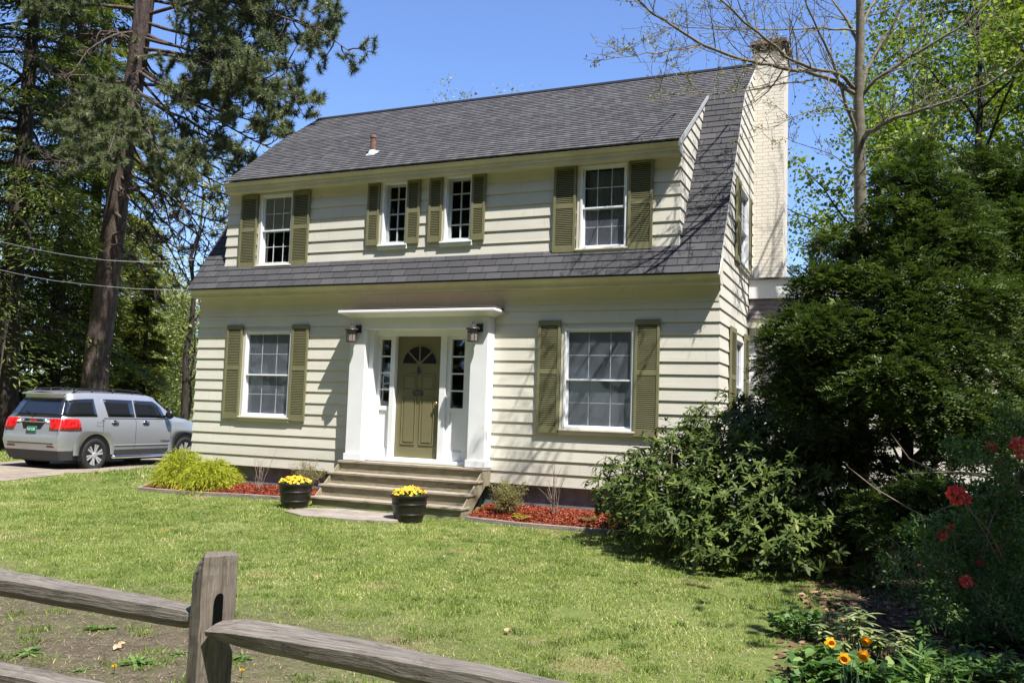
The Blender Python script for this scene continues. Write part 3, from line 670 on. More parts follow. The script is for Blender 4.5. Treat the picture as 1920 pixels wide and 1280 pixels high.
# ================================================================ ground
def grid_sheet(name, xs, ys, zoff, mat, kind='structure', mask=None, hf=None):
    xs = np.asarray(xs); ys = np.asarray(ys); X, Y = np.meshgrid(xs, ys); Z = (hf or gz)(X, Y)+zoff
    nx, ny = len(xs), len(ys); V = np.stack([X, Y, Z], -1).reshape(-1, 3)
    fs = [(j*nx+i, j*nx+i+1, (j+1)*nx+i+1, (j+1)*nx+i) for j in range(ny-1) for i in range(nx-1)]
    me = bpy.data.meshes.new(name); me.from_pydata(V.tolist(), [], fs); me.polygons.foreach_set('use_smooth', [True]*len(fs)); me.update()
    return tag(link(name, me, mat), kind=kind)
def lawn_mat():
    t = NT('lawn_soil_and_thatch')
    a = t.noise(1.1, 6, .6); b = t.noise(9, 6, .65); c = t.noise(70, 4)
    green = t.ramp(b, [(.3, (.09, .125, .03)), (.7, (.17, .195, .06))])
    soil = t.ramp(b, [(.3, (.055, .042, .034)), (.7, (.135, .105, .082))])
    dry = t.ramp(c, [(.3, (.16, .12, .06)), (.7, (.30, .24, .13))])
    v = t.new('ShaderNodeSeparateXYZ'); t.lk(t.obj(), v.inputs[0])
    # worn earth beside the roadside fence, at the near left
    near = t.math('MULTIPLY', t.math('SUBTRACT', -6.7, v.outputs[1]), .7, True)
    lft = t.math('MULTIPLY', t.math('SUBTRACT', 10.4, v.outputs[0]), .5, True)
    m1 = t.math('MULTIPLY', t.math('MULTIPLY', near, lft), t.math('ADD', .55, t.math('MULTIPLY', a, .6)), True)
    col = t.mix(t.math('MULTIPLY', t.math('GREATER_THAN', a, .60), .6), green, dry)
    col = t.mix(m1, col, soil)
    # leaf-strewn earth under the shrubs at the right
    rt = t.math('MULTIPLY', t.math('SUBTRACT', v.outputs[0], 11.6), 1.5, True)
    col = t.mix(rt, col, t.ramp(b, [(.3, (.035, .025, .018)), (.7, (.10, .07, .05))]))
    t.col(col); t.set(.95, .1); t.bump(t.math('ADD', b, t.math('MULTIPLY', c, .4)), .8, .03); return t.m
ys = np.concatenate([np.linspace(-400, -20, 6), np.linspace(-18, -12, 6), np.linspace(-11.5, 2, 60), np.linspace(3, 40, 30), np.linspace(50, 800, 10)])
xs = np.concatenate([np.linspace(-600, -30, 8), np.linspace(-25, -8, 12), np.linspace(-7, 17, 90), np.linspace(18, 40, 12), np.linspace(60, 600, 6)])
grid_sheet('ground', xs, ys, 0, lawn_mat())
drv = simple('sandy_gravel_drive', (.30, .25, .20), .95, .1, var=.25, vs=3, bs=90, bstr=.9, bd=.02)
# driveway: a ragged strip curving past the left side of the house
def drive_sheet():
    vs, fs = [], []; n = 70; k = 10
    for j in range(n):
        y = -14+32*j/(n-1)
        xr = -2.7-.10*(y+2)*(y > -2)-.14*max(0, -2-y)+.10*math.sin(y*2.3)+.06*math.sin(y*6.1); xl = -6.5-.03*(y+2)+.12*math.sin(y*1.9+1)
        for i in range(k):
            x = xl+(xr-xl)*i/(k-1); vs.append((x, y, float(gz(x, y))+.006))
    for j in range(n-1):
        for i in range(k-1): fs.append((j*k+i, j*k+i+1, (j+1)*k+i+1, (j+1)*k+i))
    m = MB(); m.add(vs, fs); return tag(m.build('driveway', drv, smooth=True), kind='structure')
drive_sheet()
# ================================================================ mulch beds, edging, slab, pots
BED_L = [(-.32, -.90), (.9, -.86), (2.7, -.74), (3.60, -.72), (3.60, .06), (-.1, .06), (-.45, -.35)]
BED_R = [(6.46, -.98), (7.3, -1.02), (8.3, -.98), (9.2, -.95), (9.2, .06), (6.46, .06)]
def inpoly(X, Y, poly):
    inside = np.zeros(np.shape(X), bool); n = len(poly); j = n-1
    for i in range(n):
        xi, yi = poly[i]; xj, yj = poly[j]
        c = ((yi > Y) != (yj > Y)) & (X < (xj-xi)*(Y-yi)/((yj-yi)+1e-12)+xi); inside ^= c; j = i
    return inside
rng = np.random.default_rng(11)
def bed(poly, n, label):
    m = MB(); m.add([(x, y, float(gz(x, y))+.012) for x, y in poly], [list(range(len(poly)))])
    xs_ = [p[0] for p in poly]; ys_ = [p[1] for p in poly]
    P = np.stack([rng.uniform(min(xs_), max(xs_), n), rng.uniform(min(ys_), max(ys_), n)], 1)
    P = P[inpoly(P[:, 0], P[:, 1], poly)]; n = len(P)
    z = gz(P[:, 0], P[:, 1])+.012+rng.uniform(0, .045, n)
    a = rng.uniform(0, 2*math.pi, n); el = rng.uniform(-.5, .6, n); L = rng.uniform(.02, .055, n); w = rng.uniform(.006, .014, n)
    d = np.stack([np.cos(a)*np.cos(el), np.sin(a)*np.cos(el), np.sin(el)], 1); s = np.stack([-np.sin(a), np.cos(a), rng.uniform(-.6, .6, n)], 1)
    c = np.stack([P[:, 0], P[:, 1], z], 1)
    V = np.stack([c-d*L[:, None]/2-s*w[:, None]/2, c+d*L[:, None]/2-s*w[:, None]/2, c+d*L[:, None]/2+s*w[:, None]/2, c-d*L[:, None]/2+s*w[:, None]/2], 1)
    base = m.build('mulch_bed', M_MULCH)
    tag(base, label, 'mulch bed', None, 'stuff')
    np_mesh('mulch_chips', V, 4, M_CHIP, base, tint=rng.uniform(0, 1, n))
bed(BED_L, 26000, 'red bark mulch in the bed left of the wooden steps')
bed(BED_R, 24000, 'red bark mulch in the bed right of the wooden steps')
def edging(pts, label):
    pts = [Vector((x, y, float(gz(x, y))+.015)) for x, y in pts]; m = MB()
    for a, b in zip(pts[:-1], pts[1:]):
        d = (b-a).normalized(); s = Vector((-d.y, d.x, 0))*.035; g = d*.004; up = Vector((0, 0, .045)); dn = Vector((0, 0, -.06))
        m.hexa([a+g-s+dn, b-g-s+dn, b-g+s+dn, a+g+s+dn, a+g-s+up, b-g-s+up, b-g+s+up, a+g+s+up])
    return tag(m.build('timber_edging', M_TIMBER, bevel=.006), label, 'edging', 'timber edgings of the mulch beds')
edging([(-.40, -.42), (-.34, -.95), (.9, -.92), (2.3, -.82), (3.0, -.80)], 'low grey timber edging in front of the left mulch bed')
edging([(6.50, -1.04), (7.45, -1.08), (8.35, -1.04), (9.1, -1.0)], 'low grey timber edging in front of the right mulch bed')
m = MB(); out = [(3.85, -2.05), (4.35, -2.32), (5.15, -2.28), (5.75, -2.06), (5.95, -1.72), (5.6, -1.32), (4.4, -1.28), (3.9, -1.55)]
z = float(gz(5, -1.8))+.035; m.add([(x, y, z-.08) for x, y in out]+[(x*.995+.025, y*.995-.01, z) for x, y in out], [list(range(8, 16))]+[[i, (i+1) % 8, 8+(i+1) % 8, 8+i] for i in range(8)])
tag(m.build('stone_slab', M_SLAB, bevel=.01), 'flat grey stone slab set in the grass at the foot of the steps', 'paving slab')
SLAB = [(x, y) for x, y in out]
# pots of pansies
M_POT = simple('black_plastic_planter', (.016, .013, .012), .38, .5, var=.1, vs=3)
M_SOILD = simple('potting_soil', (.05, .035, .025), .95, .1, bs=40, bstr=.8)
M_PETAL = None
def petal_mat():
    t = NT('yellow_pansy_petals'); t.col(t.ramp(t.attr('tint'), [(0, (.60, .15, .01)), (.3, (.72, .38, .015)), (1, (.80, .58, .05))])); t.set(.6, .2); return t.m
M_PETAL = petal_mat()
M_PLEAF = leafmat('pansy_leaves', (.05, .10, .02), (.14, .24, .05))
def leaf_quads(c, d, nrm, L, w, fold=.0):
    """rhombic leaves: c base (N,3), d direction, nrm normal, L,w arrays"""
    d = d/np.linalg.norm(d, axis=1, keepdims=True); s = np.cross(d, nrm); s /= (np.linalg.norm(s, axis=1, keepdims=True)+1e-9)
    L = np.asarray(L).reshape(-1, 1); w = np.asarray(w).reshape(-1, 1); up = np.cross(s, d)
    return np.stack([c, c+d*L*.48+s*w/2+up*w*fold, c+d*L, c+d*L*.48-s*w/2+up*w*fold], 1)
def rand_dirs(n, r, zlo=-1, zhi=1):
    z = r.uniform(zlo, zhi, n); a = r.uniform(0, 2*math.pi, n); s = np.sqrt(np.clip(1-z*z, 0, 1)); return np.stack([s*np.cos(a), s*np.sin(a), z], 1)
def flower_pot(x, y, seed, label, s=1.0):
    r = np.random.default_rng(seed); z0 = float(gz(x, y))
    e = empty('flower_pot', (x, y, z0), seed*.3, label, 'flower pot', 'black pots of yellow pansies by the steps')
    e.scale = (s, s, s)
    m = MB(); m.lathe([(0, .0), (.195, .0), (.20, .02), (.222, .10), (.232, .105), (.232, .125), (.226, .13), (.245, .245), (.256, .25), (.256, .27), (.25, .275), (.262, .36), (.285, .365), (.285, .395), (.265, .395), (.255, .34), (.0, .335)], 40)
    m.build('planter', M_POT, e, smooth=False, bevel=.003)
    m = MB(); m.lathe([(.252, .352), (.15, .365), (0, .37)], 24); m.build('soil', M_SOILD, e, smooth=True)
    n = 900; a = r.uniform(0, 6.28, n); q = np.sqrt(r.uniform(0, 1, n))*.25
    c = np.stack([q*np.cos(a), q*np.sin(a), .355+.09*(1-(q/.27)**2)*r.uniform(.1, 1, n)], 1)
    V = leaf_quads(c, rand_dirs(n, r, .0, .9), rand_dirs(n, r, .3, 1), r.uniform(.025, .05, n), r.uniform(.012, .022, n)); np_mesh('leaves', V, 4, M_PLEAF, e, tint=r.uniform(0, 1, n))
    Vs, tt = [], []
    for i in range(120):
        a = r.uniform(0, 6.28); q = math.sqrt(r.uniform(0, 1))*.25
        c = np.array([q*math.cos(a), q*math.sin(a), .40+.085*(1-(q/.27)**2)+r.uniform(-.02, .03)])
        nr = np.array([math.cos(a)*.5+r.normal(0, .3), math.sin(a)*.5+r.normal(0, .3)-.3, .8]); nr /= np.linalg.norm(nr)
        u = np.cross(nr, [0, 0, 1.]); u /= np.linalg.norm(u); v = np.cross(nr, u); t0 = r.uniform(.2, 1)
        for k in range(5):
            b = 2*math.pi*k/5+r.uniform(-.2, .2); dd = u*math.cos(b)+v*math.sin(b)
            Vs.append(leaf_quads(c[None], (dd+nr*.15)[None], nr[None], [r.uniform(.024, .032)], [r.uniform(.022, .03)])[0]); tt.append(np.clip(t0+r.uniform(-.2, .2), 0, 1))
        Vs.append(leaf_quads((c-u*.006+nr*.006)[None], u[None], nr[None], [.012], [.012])[0]); tt.append(0)
    np_mesh('blossoms', np.array(Vs), 4, M_PETAL, e, tint=tt)
flower_pot(3.50, -1.33, 3, 'black ribbed pot of yellow pansies at the left end of the steps', 1.03)
flower_pot(5.88, -1.72, 5, 'black ribbed pot of yellow pansies in front of the steps, on the right', 1.03)
# ================================================================ vegetation helpers
def unit(a): return a/(np.linalg.norm(a, axis=-1, keepdims=True)+1e-9)
def hexleaf(c, d, nrm, L, w, curl=.0):
    d = unit(d); s = unit(np.cross(d, nrm)); up = np.cross(s, d); L = np.asarray(L).reshape(-1, 1); w = np.asarray(w).reshape(-1, 1)
    return np.stack([c, c+d*L*.28+s*w*.42+up*w*.12, c+d*L*.68+s*w*.42+up*w*.08-up*L*curl*.4, c+d*L-up*L*curl, c+d*L*.68-s*w*.42+up*w*.08-up*L*curl*.4, c+d*L*.28-s*w*.42+up*w*.12], 1)
def blades(c, d, L, w, r, side=None):
    """thin triangles: base c, direction d"""
    d = unit(d); s = unit(np.cross(d, rand_dirs(len(c), r))) if side is None else side
    L = np.asarray(L).reshape(-1, 1); w = np.asarray(w).reshape(-1, 1)
    return np.stack([c-s*w/2, c+s*w/2, c+d*L], 1)
def polyline(p0, d, L, n, r, wob=.12, bend=(0, 0, 0)):
    pts = [np.array(p0, float)]; d = np.array(d, float); d /= np.linalg.norm(d)
    for i in range(n):
        d = d+r.normal(0, wob, 3)+np.array(bend)/n; d /= np.linalg.norm(d); pts.append(pts[-1]+d*L/n)
    return pts, d
def grow(mb, p0, d, L, r0, lev, r, tips, kids=(3, 5), spread=.8, shrink=.62, bend=(0, 0, .2), wob=.12, nseg=5, mn=.004, sides=6):
    pts, dend = polyline(p0, d, L, nseg, r, wob, bend)
    r1 = max(mn, r0*(.35 if lev == 0 else .5)); rad = [r0+(r1-r0)*i/nseg for i in range(nseg+1)]
    mb.tube(pts, rad, sides if lev > 1 else 4, cap=False)
    if lev == 0:
        for q in pts[2:]: tips.append((q, dend))
        return
    for k in range(r.integers(kids[0], kids[1]+1)):
        t = r.uniform(.3, 1.0); i = min(nseg-1, int(t*nseg)); q = pts[i]+(pts[i+1]-pts[i])*(t*nseg-i)
        a = pts[i+1]-pts[i]; a = a/np.linalg.norm(a); nd = unit(a*(1-.2)+rand_dirs(1, r)[0]*spread)
        grow(mb, q, nd, L*shrink*r.uniform(.7, 1.15), max(mn, rad[i]*.55), lev-1, r, tips, kids, spread, shrink, bend, wob*1.1, nseg, mn, sides)
    grow(mb, pts[-1], dend, L*shrink, rad[-1], lev-1, r, tips, kids, spread, shrink, bend, wob, nseg, mn, sides)

# ---------------------------------------------------------------- leaf materials
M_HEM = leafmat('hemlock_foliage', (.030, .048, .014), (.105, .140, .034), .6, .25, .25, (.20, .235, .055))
M_HEM2 = leafmat('yellow_green_hemlock', (.07, .085, .02), (.18, .20, .038), .6, .25, .28, (.28, .29, .06))
M_PINE = leafmat('pine_needles', (.07, .095, .045), (.16, .19, .09), .5, .3, .2, (.28, .30, .15))
M_MAPLE = leafmat('young_maple_leaves', (.08, .13, .02), (.22, .29, .04), .45, .35, .42, (.42, .46, .07))
M_WOODS = leafmat('spring_woodland_leaves', (.08, .11, .028), (.17, .21, .05), .6, .25, .35, (.28, .31, .07))
M_PALE = leafmat('pale_spring_leaves', (.17, .20, .06), (.31, .34, .12), .6, .2, .35, (.48, .48, .20))
M_YEW = leafmat('shrub_conifer_foliage', (.032, .056, .018), (.104, .150, .042), .5, .3, .24, (.22, .27, .085))
M_RHODO = leafmat('rhododendron_leaves', (.034, .056, .012), (.082, .120, .024), .55, .2, .15, (.20, .23, .06))
M_GOLD = leafmat('golden_threadleaf_foliage', (.16, .19, .02), (.38, .41, .035), .55, .25, .3, (.58, .58, .06))
M_GRASS = leafmat('grass_blades', (.095, .150, .028), (.265, .355, .066), .5, .3, .3, (.66, .58, .31))
M_HERB = leafmat('herb_leaves', (.04, .095, .025), (.11, .21, .05), .45, .35, .35, (.26, .36, .11))
M_OLIVEHERB = leafmat('striped_herb_leaves', (.08, .12, .04), (.22, .28, .11), .5, .3, .3, (.42, .42, .22))

def hemlock(x, y, H, rad, seed, label, zlow=1.0, nb=150, per=420, leaf=(.16, .045), mat=None, droop=.25, trunk_r=None, lean=(0, 0), group=None, name='hemlock_tree', power=.75, azl=None, bark=None, wid=.42, loc_z=None):
    r = np.random.default_rng(seed); mat = mat or M_HEM; z0 = float(gz(x, y)) if loc_z is None else loc_z
    e = empty(name, (x, y, z0), 0, label, 'tree' if H > 6 else 'evergreen', group)
    tr = trunk_r or H*.022; tb = MB(); n = 10
    tb.tube([(lean[0]*H*(i/n)+r.normal(0, .01)*H*.1, lean[1]*H*(i/n), H*i/n-.1) for i in range(n+1)], [tr*(1.25 if i == 0 else 1)*(1-i/n*.93) for i in range(n+1)], 12)
    Vs, T = [], []
    for b in range(nb):
        f = (b+r.uniform(0, 1))/nb; z = zlow+(H*.985-zlow)*f; az = r.uniform(0, 2*math.pi) if azl is None else r.uniform(*azl)
        L = rad*((1-f)**power*.92+.08)*r.uniform(.6, 1.12)
        d = np.array([math.cos(az), math.sin(az), 0]); rise = r.uniform(-.05, .35)*(.4+f)
        p0 = np.array([lean[0]*z, lean[1]*z, z]); s = np.array([-d[1], d[0], 0])
        def P(t): return p0+d*L*t[:, None]+np.array([0, 0, 1])*(rise*L*t-droop*L*t*t*1.4)[:, None]
        tt = np.linspace(0, 1, 6); tb.tube(P(tt), [max(.006, tr*.22*(1-f*.6)*(1-q*.9)) for q in tt], 5, cap=False)
        m = int(per*(.35+.65*L/rad)); t = r.beta(1.6, 1.1, m)*.9+.12; q = r.uniform(-1, 1, m); wd = wid*L*np.sqrt(np.clip(1.15-t, 0.02, 1))
        c = P(t)+s*(q*wd)[:, None]+r.normal(0, .035*L**.5, (m, 3))*np.array([1, 1, .8]); c[:, 2] -= q*q*wd*droop*1.1
        dd = d*r.uniform(.3, 1.0, (m, 1))+s*np.sign(q)[:, None]*r.uniform(.2, 1.1, (m, 1))+r.normal(0, .25, (m, 3))-np.array([0, 0, 1])*droop*r.uniform(.2, 1.4, (m, 1))
        nn = np.array([0, 0, 1.0])+r.normal(0, .42, (m, 3))
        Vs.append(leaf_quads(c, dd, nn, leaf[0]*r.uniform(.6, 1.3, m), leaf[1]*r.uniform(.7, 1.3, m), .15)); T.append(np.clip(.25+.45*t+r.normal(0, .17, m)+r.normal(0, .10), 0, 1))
    tb.build('trunk', bark or M_DARKBARK, e, smooth=True)
    np_mesh('crown', np.concatenate(Vs), 4, mat, e, tint=np.concatenate(T))
    return e
def broadleaf(x, y, H, seed, label, mat, leaf=(.16, .12), nleaf=26, lev=3, r0=None, crown_from=.3, spread=.9, limbs=11, group=None, bark=None, name='leafy_tree', z0=None, lean=(0, 0), clump=.45, L0=None, drop=.0, yellow=.0):
    r = np.random.default_rng(seed); z0 = float(gz(x, y)) if z0 is None else z0
    e = empty(name, (x, y, z0), 0, label, 'tree', group); mb = MB(); tips = []
    r0 = r0 or H*.016; n = 9
    tp = [np.array([lean[0]*H*i/n+r.normal(0, .012)*H*.5*(i > 0), lean[1]*H*i/n+r.normal(0, .012)*H*.5*(i > 0), H*.92*i/n-.1]) for i in range(n+1)]
    mb.tube(tp, [r0*(1-.85*i/n) for i in range(n+1)], 10)
    for k in range(limbs):
        f = crown_from+(.97-crown_from)*(k+r.uniform(0, 1))/limbs; i = min(n-1, int(f*n)); p = tp[i]+(tp[i+1]-tp[i])*(f*n-i)
        a = k*2.4+r.uniform(-.5, .5); up = .35+.7*f
        grow(mb, p, (math.cos(a), math.sin(a), up), (L0 or H*.26)*(1.15-.7*f), r0*(1-.8*f)*.5, lev-1, r, tips, (2, 4), spread, .62, (0, 0, .25), .13, 4, .006)
    C = np.array([t[0] for t in tips]); C = C[r.random(len(C)) > drop]
    m = len(C)*nleaf; c = np.repeat(C, nleaf, 0)+r.normal(0, clump, (m, 3))*np.array([1, 1, .6]); tc = np.repeat(r.normal(.5+yellow, .18, len(C)), nleaf)
    V = leaf_quads(c, rand_dirs(m, r, -.8, .4), rand_dirs(m, r, .1, 1), leaf[0]*r.uniform(.6, 1.3, m), leaf[1]*r.uniform(.6, 1.3, m), .15)
    mb.build('trunk', bark or M_DARKBARK, e, smooth=True)
    np_mesh('crown', V, 4, mat, e, tint=np.clip(tc+r.normal(0, .15, m), 0, 1))
    return e
# ================================================================ trees at the left
# big pine behind the car: leaning trunk, bare lower limbs, needle tufts hanging to the right
def big_pine():
    r = np.random.default_rng(77); bx, by = -8.55, 5.05; z0 = float(gz(bx, by))
    e = empty('pine_tree', (bx, by, z0), 0, 'tall pine with a thick leaning trunk behind the silver car, boughs reaching toward the roof', 'tree')
    B = np.array([bx, by, z0]); mb = MB()
    tp = [at(176, 745, 24.9), at(183, 660, 24.9), at(197, 560, 24.9), at(212, 440, 24.8), at(226, 330, 24.7), at(243, 210, 24.6), at(258, 110, 24.5), at(272, 0, 24.4), at(284, -130, 24.3), at(292, -260, 24.2)]
    tp = [np.array([tp[0][0]-.06, tp[0][1], z0-.3])]+tp
    rr = [.45, .37, .345, .33, .31, .29, .27, .26, .25, .20, .10]
    mb.tube([p-B for p in tp], rr, 18)
    C, D, TT = [], [], []
    def axis(py):  # trunk point at photo row
        ys_ = [745, 660, 560, 440, 330, 210, 110, 0, -130, -260]; xs_ = [176, 183, 197, 212, 226, 243, 258, 272, 284, 292]; return np.interp(-py, [-v for v in ys_], xs_)
    def limb(pts, r0, tufts=1.0, side=.5, twigs=14, start=.35, hang=.25):
        P = [np.array(p) for p in pts]; n = len(P)
        mb.tube([p-B for p in P], [r0*(1-.82*i/(n-1)) for i in range(n)], 7, cap=False)
        for k in range(twigs):
            f = start+(1-start)*(k+r.uniform(0, 1))/twigs; i = min(n-2, int(f*(n-1))); q = P[i]+(P[i+1]-P[i])*(f*(n-1)-i)
            a = unit(P[i+1]-P[i]); d = unit(a*.7+rand_dirs(1, r)[0]*.8+np.array([0, 0, -hang+.1])); L = side*r.uniform(.5, 1.3)*(1.15-.5*f)
            pl, de = polyline(q, d, L, 5, r, .18, (0, 0, .3)); mb.tube([p-B for p in pl], [.022*(1-.15*j) for j in range(6)], 5, cap=False)
            for s in range(5):
                j = r.integers(2, 6); d2 = unit(de*.6+rand_dirs(1, r)[0]*.7+np.array([0, 0, .2])); pl2, de2 = polyline(pl[j], d2, L*.45, 3, r, .2, (0, 0, .3)); mb.tube([p-B for p in pl2], [.011, .009, .007, .005], 4, cap=False)
                if r.random() < tufts:
                    for g in pl2[1:]: C.append(g-B); D.append(de2); TT.append(r.uniform(.2, .9))
            if r.random() < tufts: C.append(pl[-1]-B); D.append(de); TT.append(r.uniform(.3, 1))
    def to(px, py, dep): return at(px, py, dep)
    def arc(y0, x1, y1, dep1, sag=0, n=6, x0=None):
        x0 = axis(y0) if x0 is None else x0; out = []
        for i in range(n):
            t = i/(n-1); out.append(at(x0+(x1-x0)*t+r.normal(0, 3)*(0 < i), y0+(y1-y0)*t+sag*math.sin(math.pi*t)+r.normal(0, 3)*(0 < i), 24.5+(dep1-24.5)*t))
        return out
    # leafy boughs at the right
    for y0, x1, y1, dep, sg in ((-60, 640, 10, 21.5, -25), (-10, 600, 60, 22, -15), (-120, 660, -40, 21, -20), (40, 560, 120, 22, -10), (30, 655, 95, 20.5, -45), (70, 540, 175, 21.5, -10),
                                (90, 590, 190, 20.5, -30), (60, 470, 120, 23, -10), (130, 500, 240, 21.5, 0), (110, 555, 250, 20.8, -30), (150, 430, 190, 23.5, -10), (-160, 500, -60, 22, 0), (170, 480, 300, 22, 0), (0, 420, 60, 26, 0), (-40, 500, 20, 25.5, 0)):
        limb(arc(y0, x1, y1, dep, sg+r.uniform(-25, 25), 8), .055, .9, .95, 20, .30)
    # tufted boughs crossing in front of the trunk
    for y0, x1, y1, dep, sg in ((200, 130, 245, 21.5, -25), (210, 200, 300, 21, -20), (215, 300, 290, 21.0, -15), (240, 350, 330, 21.5, -15), (250, 390, 345, 21.5, -5), (190, 170, 190, 22, -20), (230, 150, 280, 21.4, -5)):
        limb(arc(y0, x1, y1, dep, sg), .05, .95, .62, 13, .35)
    # at the upper left
    for y0, x1, y1, dep, sg in ((20, 60, 20, 23, -10), (-50, 110, -20, 23, 0), (-90, 160, -60, 26, 0), (-60, 380, -40, 24, 0)):
        limb(arc(y0, x1, y1, dep, sg), .06, .85, .7, 12, .5)
    # bare, drooping dead limbs
    for y0, x1, y1, dep, sg in ((75, 100, 30, 23.5, -10), (88, 60, 100, 23.5, -25), (60, 120, 150, 22.5, -20), (150, 30, 90, 23, 30), (200, 440, 330, 23, 25), (260, 470, 380, 22.8, 15), (330, 395, 490, 23, 10), (350, 385, 600, 23, -30),
                                (400, 330, 520, 23.6, 5), (440, 380, 500, 23.6, -12), (300, 60, 300, 23.5, 12), (360, 300, 370, 23.3, -5), (140, 520, 330, 23, 40), (100, 420, 240, 24, 20), (230, 400, 470, 23, 0), (180, 90, 200, 24, -15), (280, 430, 520, 23.5, -25), (460, 300, 560, 23.5, -10), (120, 560, 300, 22, 30), (160, 470, 290, 22.5, 25), (210, 430, 400, 23, 30), (180, 500, 350, 22.5, 45), (250, 380, 450, 23, 25), (310, 420, 420, 23, 10), (90, 350, 170, 24, 15), (220, 360, 540, 24, -30)):
        limb(arc(y0, x1, y1, dep, sg+r.uniform(-15, 15), 8), .044, .03, .65, 14, .2, .5)
    C = np.array(C); D = np.array(D); TT = np.array(TT); k = 46; m = len(C)*k
    c = np.repeat(C, k, 0); d = unit(np.repeat(D, k, 0)*.55+rand_dirs(m, r)); c = c+np.repeat(D, k, 0)*r.uniform(-.05, .05, (m, 1))
    V = blades(c, d, r.uniform(.10, .19, m), np.full(m, .017), r)
    mb.build('trunk', M_PINEBARK, e, smooth=True)
    np_mesh('crown', V, 3, M_PINE, e, tint=np.clip(np.repeat(TT, k)+r.normal(0, .12, m), 0, 1))
big_pine()
G1 = 'dark hemlocks at the left behind the car'
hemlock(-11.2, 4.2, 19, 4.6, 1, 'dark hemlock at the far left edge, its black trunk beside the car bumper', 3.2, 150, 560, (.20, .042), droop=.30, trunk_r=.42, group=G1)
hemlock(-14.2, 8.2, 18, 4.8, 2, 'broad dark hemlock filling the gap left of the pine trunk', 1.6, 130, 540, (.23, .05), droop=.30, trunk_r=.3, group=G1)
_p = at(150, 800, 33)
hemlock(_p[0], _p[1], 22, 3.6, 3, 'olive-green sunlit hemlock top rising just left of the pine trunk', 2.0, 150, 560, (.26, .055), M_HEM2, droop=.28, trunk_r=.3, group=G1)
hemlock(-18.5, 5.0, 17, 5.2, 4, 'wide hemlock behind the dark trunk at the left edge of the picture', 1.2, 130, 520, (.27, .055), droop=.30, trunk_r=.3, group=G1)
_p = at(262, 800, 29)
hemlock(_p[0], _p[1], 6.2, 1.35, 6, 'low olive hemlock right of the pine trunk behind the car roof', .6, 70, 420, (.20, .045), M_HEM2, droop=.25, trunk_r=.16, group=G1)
# pale spring trees between pine and house, further off
G2 = 'spring trees far behind the car'
_p = at(345, 800, 33)
broadleaf(_p[0], _p[1], 12, 21, 'thin pale spring tree seen between the pine limbs and the left roof slope', M_PALE, (.13, .10), 14, 3, .16, .2, group=G2, drop=.25, clump=.6, limbs=10)
_p = at(352, 800, 38)
broadleaf(_p[0], _p[1], 7.2, 22, 'bright yellow-green young tree close to the left corner of the house', M_PALE, (.15, .11), 12, 3, .08, .12, group=G2, yellow=.15, clump=.4, drop=.3)
_p = at(296, 800, 44)
broadleaf(_p[0], _p[1], 8.5, 23, 'bushy green tree behind the car roof', M_PALE, (.13, .10), 24, 3, .16, .12, group=G2, clump=.6)
_p = at(235, 800, 42)
broadleaf(_p[0], _p[1], 10, 24, 'hazy green tree deep in the woods beyond the car', M_PALE, (.15, .12), 22, 3, .2, .12, group=G2, clump=.7)
_p = at(322, 800, 46)
broadleaf(_p[0], _p[1], 6.5, 25, 'low leafy tree peeping out beside the house corner', M_PALE, (.19, .15), 11, 3, .1, .08, group=G2, yellow=.1, clump=.45, drop=.2)
_p = at(60, 800, 45)
broadleaf(_p[0], _p[1], 13, 26, 'leafy tree far left beyond the hemlock trunks', M_PALE, (.17, .13), 22, 3, .2, .12, group=G2, clump=.8)
# treetop behind the ridge
_p = at(886, 700, 46); _t = at(886, 190, 46)
broadleaf(_p[0], _p[1], _t[2]-float(gz(_p[0], _p[1])), 27, 'treetop with thin new leaves just showing over the roof ridge', M_PALE, (.14, .11), 7, 3, .2, .4, group=None, drop=.35, clump=.35, limbs=14)
# wooded hillside far off
def hill():
    xs_ = np.linspace(-240, 240, 90); ys_ = np.linspace(60, 330, 40)
    hf = lambda X, Y: -1.5+sm(60, 230, Y)*(16+5*np.sin(X*.013+2)+2.5*np.sin(X*.05+Y*.03)+1.2*np.sin(X*.21)*np.sin(Y*.17))
    t = NT('wooded_hillside'); a = t.noise(.22, 8, .7)
    t.col(t.ramp(a, [(.35, (.07, .085, .045)), (.52, (.13, .14, .07)), (.68, (.20, .185, .13))])); t.set(.95, .05); t.bump(a, 1.0, 3.0)
    return grid_sheet('hillside', xs_, ys_, 0, t.m, hf=hf)
hill()
